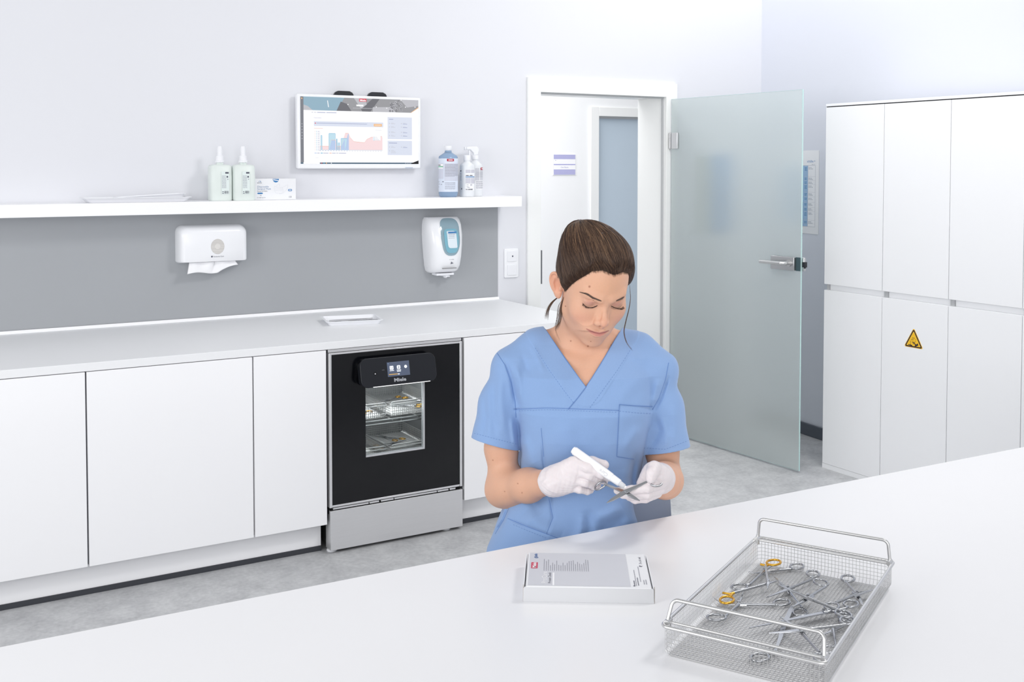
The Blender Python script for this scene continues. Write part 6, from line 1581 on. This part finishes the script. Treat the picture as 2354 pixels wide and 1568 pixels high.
for k in range(STEPS):
    d_, g_ = sgrad(fhq, p, 0.0015)
    tgt = (bun_q.astype(F32)-p); L_ = np.linalg.norm(tgt, axis=1, keepdims=True); dirv = tgt/np.maximum(L_, 1e-4)+wob+np.array(up_q*0.55, F32)*np.clip(L_/0.12, 0, 1)+np.array([-0.25, 0, 0], F32)
    dirv = dirv-g_*(dirv*g_).sum(1, keepdims=True); dirv /= np.maximum(np.linalg.norm(dirv, axis=1, keepdims=True), 1e-5)
    p = (p+dirv*sl[:, None]).astype(F32)
    d_, g_ = sgrad(fhq, p, 0.0015); lift = (0.0005+0.0012*math.sin(PI*k/STEPS)*lf_).astype(F32)
    p = (p-g_*d_[:, None]).astype(F32); d_, g_ = sgrad(fhq, p, 0.0015); p = (p-g_*(d_-lift)[:, None]).astype(F32); paths.append(p.copy())
paths = np.stack(paths, 1)                       # N, K, 3
okp = (np.linalg.norm(np.diff(paths, axis=1), axis=2) < 0.013).all(1); n_fine = int(okp[-n_fine:].sum()); paths = paths[okp]; seed = seed[okp]; NSTR = len(paths)
for it in range(2): paths[:, 1:-1] = 0.25*paths[:, :-2]+0.5*paths[:, 1:-1]+0.25*paths[:, 2:]
def strand_mesh(paths, rad, cols):
    N, K, _ = paths.shape
    T = np.gradient(paths, axis=1); T /= np.maximum(np.linalg.norm(T, axis=2, keepdims=True), 1e-6)
    A = np.cross(T, np.array([0.31, 0.52, 0.79])); A /= np.maximum(np.linalg.norm(A, axis=2, keepdims=True), 1e-6); B = np.cross(T, A)
    tp = np.sin(np.linspace(0.25, PI-0.08, K))[None, :, None]*np.asarray(rad).reshape(-1, 1, 1)
    ring = np.stack([paths+A*tp, paths+(-0.5*A+0.866*B)*tp, paths+(-0.5*A-0.866*B)*tp], 2)   # N,K,3,3
    Vv = ring.reshape(-1, 3); i0 = (np.arange(N)[:, None]*K+np.arange(K-1)[None])*3
    F = np.concatenate([np.stack([i0+a, i0+b, i0+3+b, i0+3+a], -1).reshape(-1, 4) for a, b in ((0, 1), (1, 2), (2, 0))])
    return Vv, F, np.repeat(cols, K*3, 0)
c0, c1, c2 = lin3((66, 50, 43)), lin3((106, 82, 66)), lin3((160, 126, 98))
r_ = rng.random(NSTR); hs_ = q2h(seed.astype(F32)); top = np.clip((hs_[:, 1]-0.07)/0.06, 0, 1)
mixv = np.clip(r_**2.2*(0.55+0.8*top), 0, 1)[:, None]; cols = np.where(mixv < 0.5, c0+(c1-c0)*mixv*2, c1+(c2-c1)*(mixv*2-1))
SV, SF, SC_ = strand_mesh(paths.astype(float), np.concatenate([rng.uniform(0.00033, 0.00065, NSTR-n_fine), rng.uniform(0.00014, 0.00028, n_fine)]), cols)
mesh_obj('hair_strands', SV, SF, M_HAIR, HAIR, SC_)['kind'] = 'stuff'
# loose strands round the face
def loose(pxs, t, n, spread, r):
    out = []
    for i in range(n):
        o = rng.normal(0, spread, 2); gro = np.linspace(0.15, 1, len(pxs))
        out.append(np.array(bez([v(a+o[0]*g_*3, b_+o[1]*g_*2, tt) for (a, b_), tt, g_ in zip(pxs, t, gro)], 5)))
    K = len(out[0]); P = np.stack(out); cl = np.tile(c0, (n, 1))+(c1-c0)*rng.random((n, 1))
    return strand_mesh(P, rng.uniform(0.0003, 0.0005, n), cl)
LS = [loose([(1316, 668), (1300, 680), (1290, 708), (1284, 738), (1277, 758)], [0.060, 0.058, 0.056, 0.056, 0.058], 26, 1.3, 0),
      loose([(1300, 685), (1285, 700), (1280, 730), (1277, 760), (1288, 789)], [0.055, 0.056, 0.058, 0.060, 0.068], 3, 0.4, 0),
      loose([(1288, 680), (1272, 693), (1262, 708), (1258, 722), (1257, 734)], [0.0, 0.0, 0.002, 0.004, 0.006], 22, 1.1, 0),
      loose([(1447, 655), (1449, 685), (1445, 712), (1438, 740), (1434, 764), (1440, 788), (1453, 806)], [0.075, 0.082, 0.09, 0.092, 0.092, 0.096, 0.10], 9, 0.35, 0)]
# small flyaways over the crown
fl = []
for i in range(40):
    k = rng.integers(0, NSTR); b0 = paths[k][:8].astype(float); n0 = b0-h2q((0, 0.04, -0.01)); n0 /= np.linalg.norm(n0, axis=1, keepdims=True)
    fl.append(b0+n0*np.linspace(0, rng.uniform(0.002, 0.007), 8)[:, None])
LS.append(strand_mesh(np.stack(fl), np.full(40, 0.00018), np.tile(c1, (40, 1))))
Va, Fa, Ca = [], [], []; o = 0
for a, b_, c in LS: Va.append(a); Fa.append(b_+o); Ca.append(c); o += len(a)
mesh_obj('loose_strands', np.concatenate(Va), np.concatenate(Fa), M_HAIR, HAIR, np.concatenate(Ca))['kind'] = 'stuff'
# eyebrows and lashes
def face_pt(px, py, e): return cast(BV_HEAD, px, py, e)
def brow(path, ups, n=230):
    out = []; P = bez([np.array(p, float) for p in path], 10); K = len(P)
    for i in range(n):
        s = rng.random(); j = s*(K-2); a = P[int(j)]*(1-j % 1)+P[int(j)+1]*(j % 1); tv = nrm(P[int(j)+1]-P[int(j)])
        wd = np.interp(s, [0, 0.2, 0.4, 0.75, 1], [0.9, 1.6, 2.3, 1.9, 0.6]); a = a+np.array([-tv[1], tv[0]])*rng.uniform(-wd, wd)
        dr = tv*rng.uniform(4, 6.5)+np.array([0, -1.2])*ups*(1-s)
        out.append(np.stack([face_pt(a[0]+dr[0]*f_, a[1]+dr[1]*f_, 0.0004+0.0007*math.sin(PI*f_))[0] for f_ in (0, 0.33, 0.66, 1)]))
    zm_ = np.median([o_[0][2] for o_ in out]); out = [o_ for o_ in out if min(o_[:, 2]) > zm_-0.020 and np.linalg.norm(np.diff(o_, axis=0), axis=1).max() < 0.005]; n = len(out)
    return strand_mesh(np.stack(out), rng.uniform(0.00018, 0.0003, n), np.tile(lin3((104, 86, 77)), (n, 1))*rng.uniform(0.8, 1.3, (n, 1)))
for path, lab in (([(1383, 692.6), (1373, 689.2), (1362, 684.5), (1350, 677), (1336, 672.5)], 'right'), ([(1416, 692.4), (1426, 688.6), (1434, 684.5), (1438.5, 682.3)], 'left')):
    a, b_, c = brow(path, 1.0, 360 if lab == 'right' else 250); mesh_obj('eyebrow', a, b_, M_HAIR, PERSON, c)
for pth, out_s in (([(1340, 697.6), (1345, 703), (1351, 706.2), (1361, 706.8), (1369, 704.2), (1373.5, 702)], -1), ([(1404.5, 703), (1412, 706.5), (1421, 708.8), (1429, 708.5), (1433, 704.5)], 1)):
    P = bez([np.array(p, float) for p in pth], 8); out = []
    for i in range(150):
        s = rng.random(); j = s*(len(P)-2); a = P[int(j)]*(1-j % 1)+P[int(j)+1]*(j % 1)
        so = (1-s) if out_s < 0 else s; L_ = (2.2+3.4*so)*rng.uniform(0.6, 1.0); dx = out_s*(0.3+1.0*so)*L_*0.55
        b0 = face_pt(a[0], a[1], 0.0003)[0]; e0 = b0+np.array([dx/1000, -L_/1000*0.75, 0.0035+0.004*so])
        out.append(np.stack([b0, b0*0.6+e0*0.4+np.array([0, -0.0006, 0.0004]), e0]))
    a, b_, c = strand_mesh(np.stack(out), rng.uniform(0.00013, 0.00022, 150), np.tile(lin3((58, 44, 40)), (150, 1)))
    mb = MB(); mb.tube([face_pt(x_[0], x_[1], 0.0002)[0] for x_ in P], 0.00050, 6); o = len(a)
    a = np.concatenate([a, np.array(mb.v)]); b_ = np.concatenate([b_, np.array([f for f in mb.f if len(f) == 4])+o]); c = np.concatenate([c, np.tile(lin3((44, 34, 32)), (len(mb.v), 1))])
    mesh_obj('eyelashes', a, b_, M_HAIR, PERSON, c)
print('hair done', round(_t.time()-_t0, 1))

# ================================================================== what she holds
def pm_at(p): M = PM.copy(); w_ = q2w(p); M[0][3], M[1][3], M[2][3] = w_; return M
pa, pb = v(1317, 1034, 0.168), v(1443.5, 1124.5, 0.232)
ax = nrm(pb-pa); Lp = np.linalg.norm(pb-pa)
t = thing('marker_pen', 'white marker pen pointed at the open scissors, held in her gloved hand', 'pen', M=pm_at(pa))
zq = Vector(ax).to_track_quat('Z', 'Y').to_matrix().to_4x4()
def lt(prof, n=28): return MB().lathe(prof, n).xf(zq)
Lp_ = Lp
lt([(0.0070, 0.0), (0.0078, 0.0008), (0.0080, 0.004), (0.0092, 0.0045), (0.0092, Lp_*0.60), (0.0086, Lp_*0.70), (0.0080, Lp_*0.715)]).build('barrel', mat('pen_white', (243, 243, 245), 0.3, noise=0.01), t, local=True)
lt([(0.0078, Lp_*0.716), (0.0080, Lp_*0.73), (0.0074, Lp_*0.845), (0.0060, Lp_*0.86)]).build('collar', M_PLASTB, t, local=True)
lt([(0.0058, Lp_*0.8605), (0.0050, Lp_*0.935), (0.0036, Lp_*0.945)]).build('nib_holder', mat('nib_grey', (214, 216, 220), 0.4), t, local=True)
lt([(0.0032, Lp_*0.9455), (0.0031, Lp_*0.975), (0.0017, Lp_*0.998), (0.0004, Lp_)]).build('nib', M_PAPER, t, local=True)
d = MB(); # grey wordmark along the barrel
sd = nrm(np.cross(ax, np.array([0, 0, 1.0]))); nn = nrm(np.cross(sd, ax)); nn = nn if nn[2] > 0 else -nn
up_ = np.cross(nn, -ax); d.text('Care', 0.0105, ax*(Lp_*0.66)+nn*0.0095-up_*0.003, -ax, up_, 0, bold=0.02); d.build('wordmark', mat('pale_wordmark', (214, 214, 218), 0.5), t, local=True)
# scissors in her hand
PV = v(1437, 1131, 0.246)
t = thing('scissors', 'opened scissors held in her gloved hand under the marker tip', 'surgical scissors', M=pm_at(PV))
for k, (rg, jn, tip, tr_, tj, tt) in enumerate((((1506, 1108), (1490, 1107.5), (1394.5, 1157), 0.236, 0.240, 0.262), ((1380, 1116.5), (1393, 1112.5), (1471, 1150.5), 0.205, 0.215, 0.262))):
    R_ = v(rg[0], rg[1], tr_)-PV; J_ = v(jn[0], jn[1], tj)-PV; T_ = v(tip[0], tip[1], tt)-PV
    # flat halves: broad face turned up towards the viewer
    s_ = MB(); n_ = nrm(np.array([0.05, 0.80, 0.60]))
    def ribbon(mb, pts, ws, th):
        V2 = []; n = len(pts)
        for i, c in enumerate(pts):
            tt_ = nrm(pts[min(i+1, n-1)]-pts[max(i-1, 0)]); s2_ = nrm(np.cross(tt_, n_)); up2 = nrm(np.cross(s2_, tt_))
            for (a, b_) in ((-1, -1), (1, -1), (0.75, 1), (-0.75, 1)): V2.append(c+s2_*a*ws[i]/2+up2*b_*th/2)
        F2 = [(i*4+q, i*4+(q+1) % 4, (i+1)*4+(q+1) % 4, (i+1)*4+q) for i in range(n-1) for q in range(4)]+[(3, 2, 1, 0), tuple((n-1)*4+q for q in range(4))]
        mb.add(V2, F2)
    off = n_*(0.0012 if k == 0 else -0.0012)
    ribbon(s_, [J_+off, J_*0.5+off, off, T_*0.25+off, T_*0.7+off, T_+off], [0.0055, 0.0068, 0.0105, 0.0105, 0.0070, 0.0008], 0.0022)
    hb = s_.build('half', M_INSTR, t, local=True)
    r2 = MB(); ax2 = nrm(R_-J_); sd2 = nrm(np.cross(n_, ax2)); N = 28
    r2.tube([R_+ax2*0.0150*math.cos(2*PI*q/N)+sd2*0.0110*math.sin(2*PI*q/N) for q in range(N)], 0.0021, 8, closed=True)
    r2.tube([R_-ax2*0.0150, J_+off], 0.0023, 8); r2.build('finger_ring', M_INSTR, hb, local=True)
n_ = nrm(np.array([0.05, 0.80, 0.60])); MB().tube([-n_*0.0034, n_*0.0034], 0.0024, 12).build('screw', M_INSTR, t, local=True)

# ================================================================== chair behind her
CH = thing('office_chair', 'grey office chair behind the seated woman', 'chair', M=PM @ Matrix.Translation(Vector((-0.035, v(1300, 1700, 0)[1], 0))))
def cq(mb, name, m_, parent, **k):
    return mb.build(name, m_, parent, **k)
mg_ = mat('chair_grey_shell', (186, 191, 202), 0.38, noise=0.03)
yb0, yb1 = v(1300, 1290, -.2)[1], v(1300, 1024, -.2)[1]
d = MB(); nu, nv = 24, 12; base_o = len(d.v)
for sgn in (0, 1):
    for j in range(nv+1):
        for i in range(nu+1):
            f_ = -1+2*i/nu; g_ = j/nv; hw = 0.208-0.012*g_-0.03*max(0, g_-0.85)/0.15
            x_ = 0.0+f_*hw; d.v.append((x_+0.022, yb0+(yb1-yb0)*g_, -0.185+0.055*f_*f_+0.010*sgn-0.03*g_))
nn_ = (nu+1)*(nv+1)
for j in range(nv):
    for i in range(nu):
        a = j*(nu+1)+i; d.f.append([a, a+nu+1, a+nu+2, a+1]); d.m.append(0); d.sm.append(True)
        d.f.append([nn_+a, nn_+a+1, nn_+a+nu+2, nn_+a+nu+1]); d.m.append(0); d.sm.append(True)
for i in range(nu):
    for (r0) in (0, nv*(nu+1)): 
        a = r0+i; d.f.append([a, a+1, nn_+a+1, nn_+a] if r0 == 0 else [a+1, a, nn_+a, nn_+a+1]); d.m.append(0); d.sm.append(False)
for j in range(nv):
    for c_ in (0, nu):
        a = j*(nu+1)+c_; b_ = a+nu+1; d.f.append([a, nn_+a, nn_+b_, b_] if c_ == 0 else [a, b_, nn_+b_, nn_+a]); d.m.append(0); d.sm.append(False)
d.xf(PM); d.build('backrest', mg_, CH)
yse = v(1300, 1432, 0)[1]-0.055
d = MB(); d.prism([(p_[0], p_[1]) for p_ in rrect(0.46, 0.44, 0.08, 6)], (-0.01, yse, 0.05), X, np.array([0, 0, -1.0]), 0.055); d.xf(PM); d.build('seat', mg_, CH, bevel=0.015, seg=3)
d = MB(); d.tube(bez([(0.02, yse, -0.14), (0.02, yse+0.02, -0.22), (0.02, yse+0.16, -0.235), (0.02, yb0+0.12, -0.20)], 6), 0.016, 10); d.xf(PM); d.build('back_support', M_BLACK, CH)
w0 = q2w((-0.01, yse, 0.05)); d = MB(); d.tube([(w0[0], w0[1], 0.10), (w0[0], w0[1], w0[2]-0.004)], 0.026, 16); d.build('gas_column', M_STEELH, CH)
for k in range(5):
    a = 0.4+2*PI*k/5; e_ = np.array([math.cos(a), math.sin(a), 0]); c_ = np.array([w0[0], w0[1], 0.095])
    d = MB(); d.tube([c_+e_*0.02, c_+e_*0.15-Z*0.008, c_+e_*0.27-Z*0.025], [0.020, 0.016, 0.012], 8); lg = d.build('leg', M_BLACK, CH)
    d = MB(); w_ = c_+e_*0.27; n2 = np.array([-e_[1], e_[0], 0]); d.tube([np.array([w_[0], w_[1], 0.026])-n2*0.02, np.array([w_[0], w_[1], 0.026])+n2*0.02], 0.026, 16); d.build('castor', M_BLACK, lg)
print('person done', round(_t.time()-_t0, 1))
# ================================================================== light
W = bpy.data.worlds.new('world'); SC.world = W; W.use_nodes = True
bg = W.node_tree.nodes['Background']; bg.inputs['Color'].default_value = (0.972, 0.982, 1.0, 1); bg.inputs['Strength'].default_value = 0.60
def area(name, loc, target, sx, sy, power, col=(1, 1, 1)):
    l = bpy.data.lights.new(name, 'AREA'); l.shape = 'RECTANGLE'; l.size = sx; l.size_y = sy; l.energy = power; l.color = col
    o = bpy.data.objects.new(name, l); COL.objects.link(o); o.location = loc
    d = Vector(target)-Vector(loc); o.rotation_euler = d.to_track_quat('-Z', 'Y').to_euler(); return o
area('fill_light', (-2.2, -6.4, 1.9), (-0.2, 0.6, 0.9), 4.0, 2.4, 104, (1.0, 1.0, 1.0))  # added unseen frontal fill that lifts the cabinets and other upright faces
area('fill_light', (-4.2, -2.4, 2.1), (2.6, -0.7, 1.0), 2.0, 2.0, 72, (1.0, 1.0, 1.0))  # added unseen fill from the left for the tall cupboards
area('unseen_overhead_lamp', (1.4, -2.6, 3.2), (0.2, 0.8, 1.2), 0.8, 0.6, 34, (1, 0.99, 0.98))
area('unseen_overhead_lamp', (2.2, 2.3, 2.95), (2.7, 2.2, 0.6), 2.6, 1.2, 66)  # unseen lamp added to whiten the corridor and door jamb
area('unseen_overhead_lamp', (1.7, -0.55, 3.1), (3.05, 0.3, 0.9), 0.5, 0.9, 9)  # added to brighten the right wall beside the tall cupboards
area('unseen_overhead_lamp', (2.74, 0.30, 3.7), (2.74, 0.36, 0), 0.5, 0.7, 13)  # added to brighten the dim walls behind the glass door
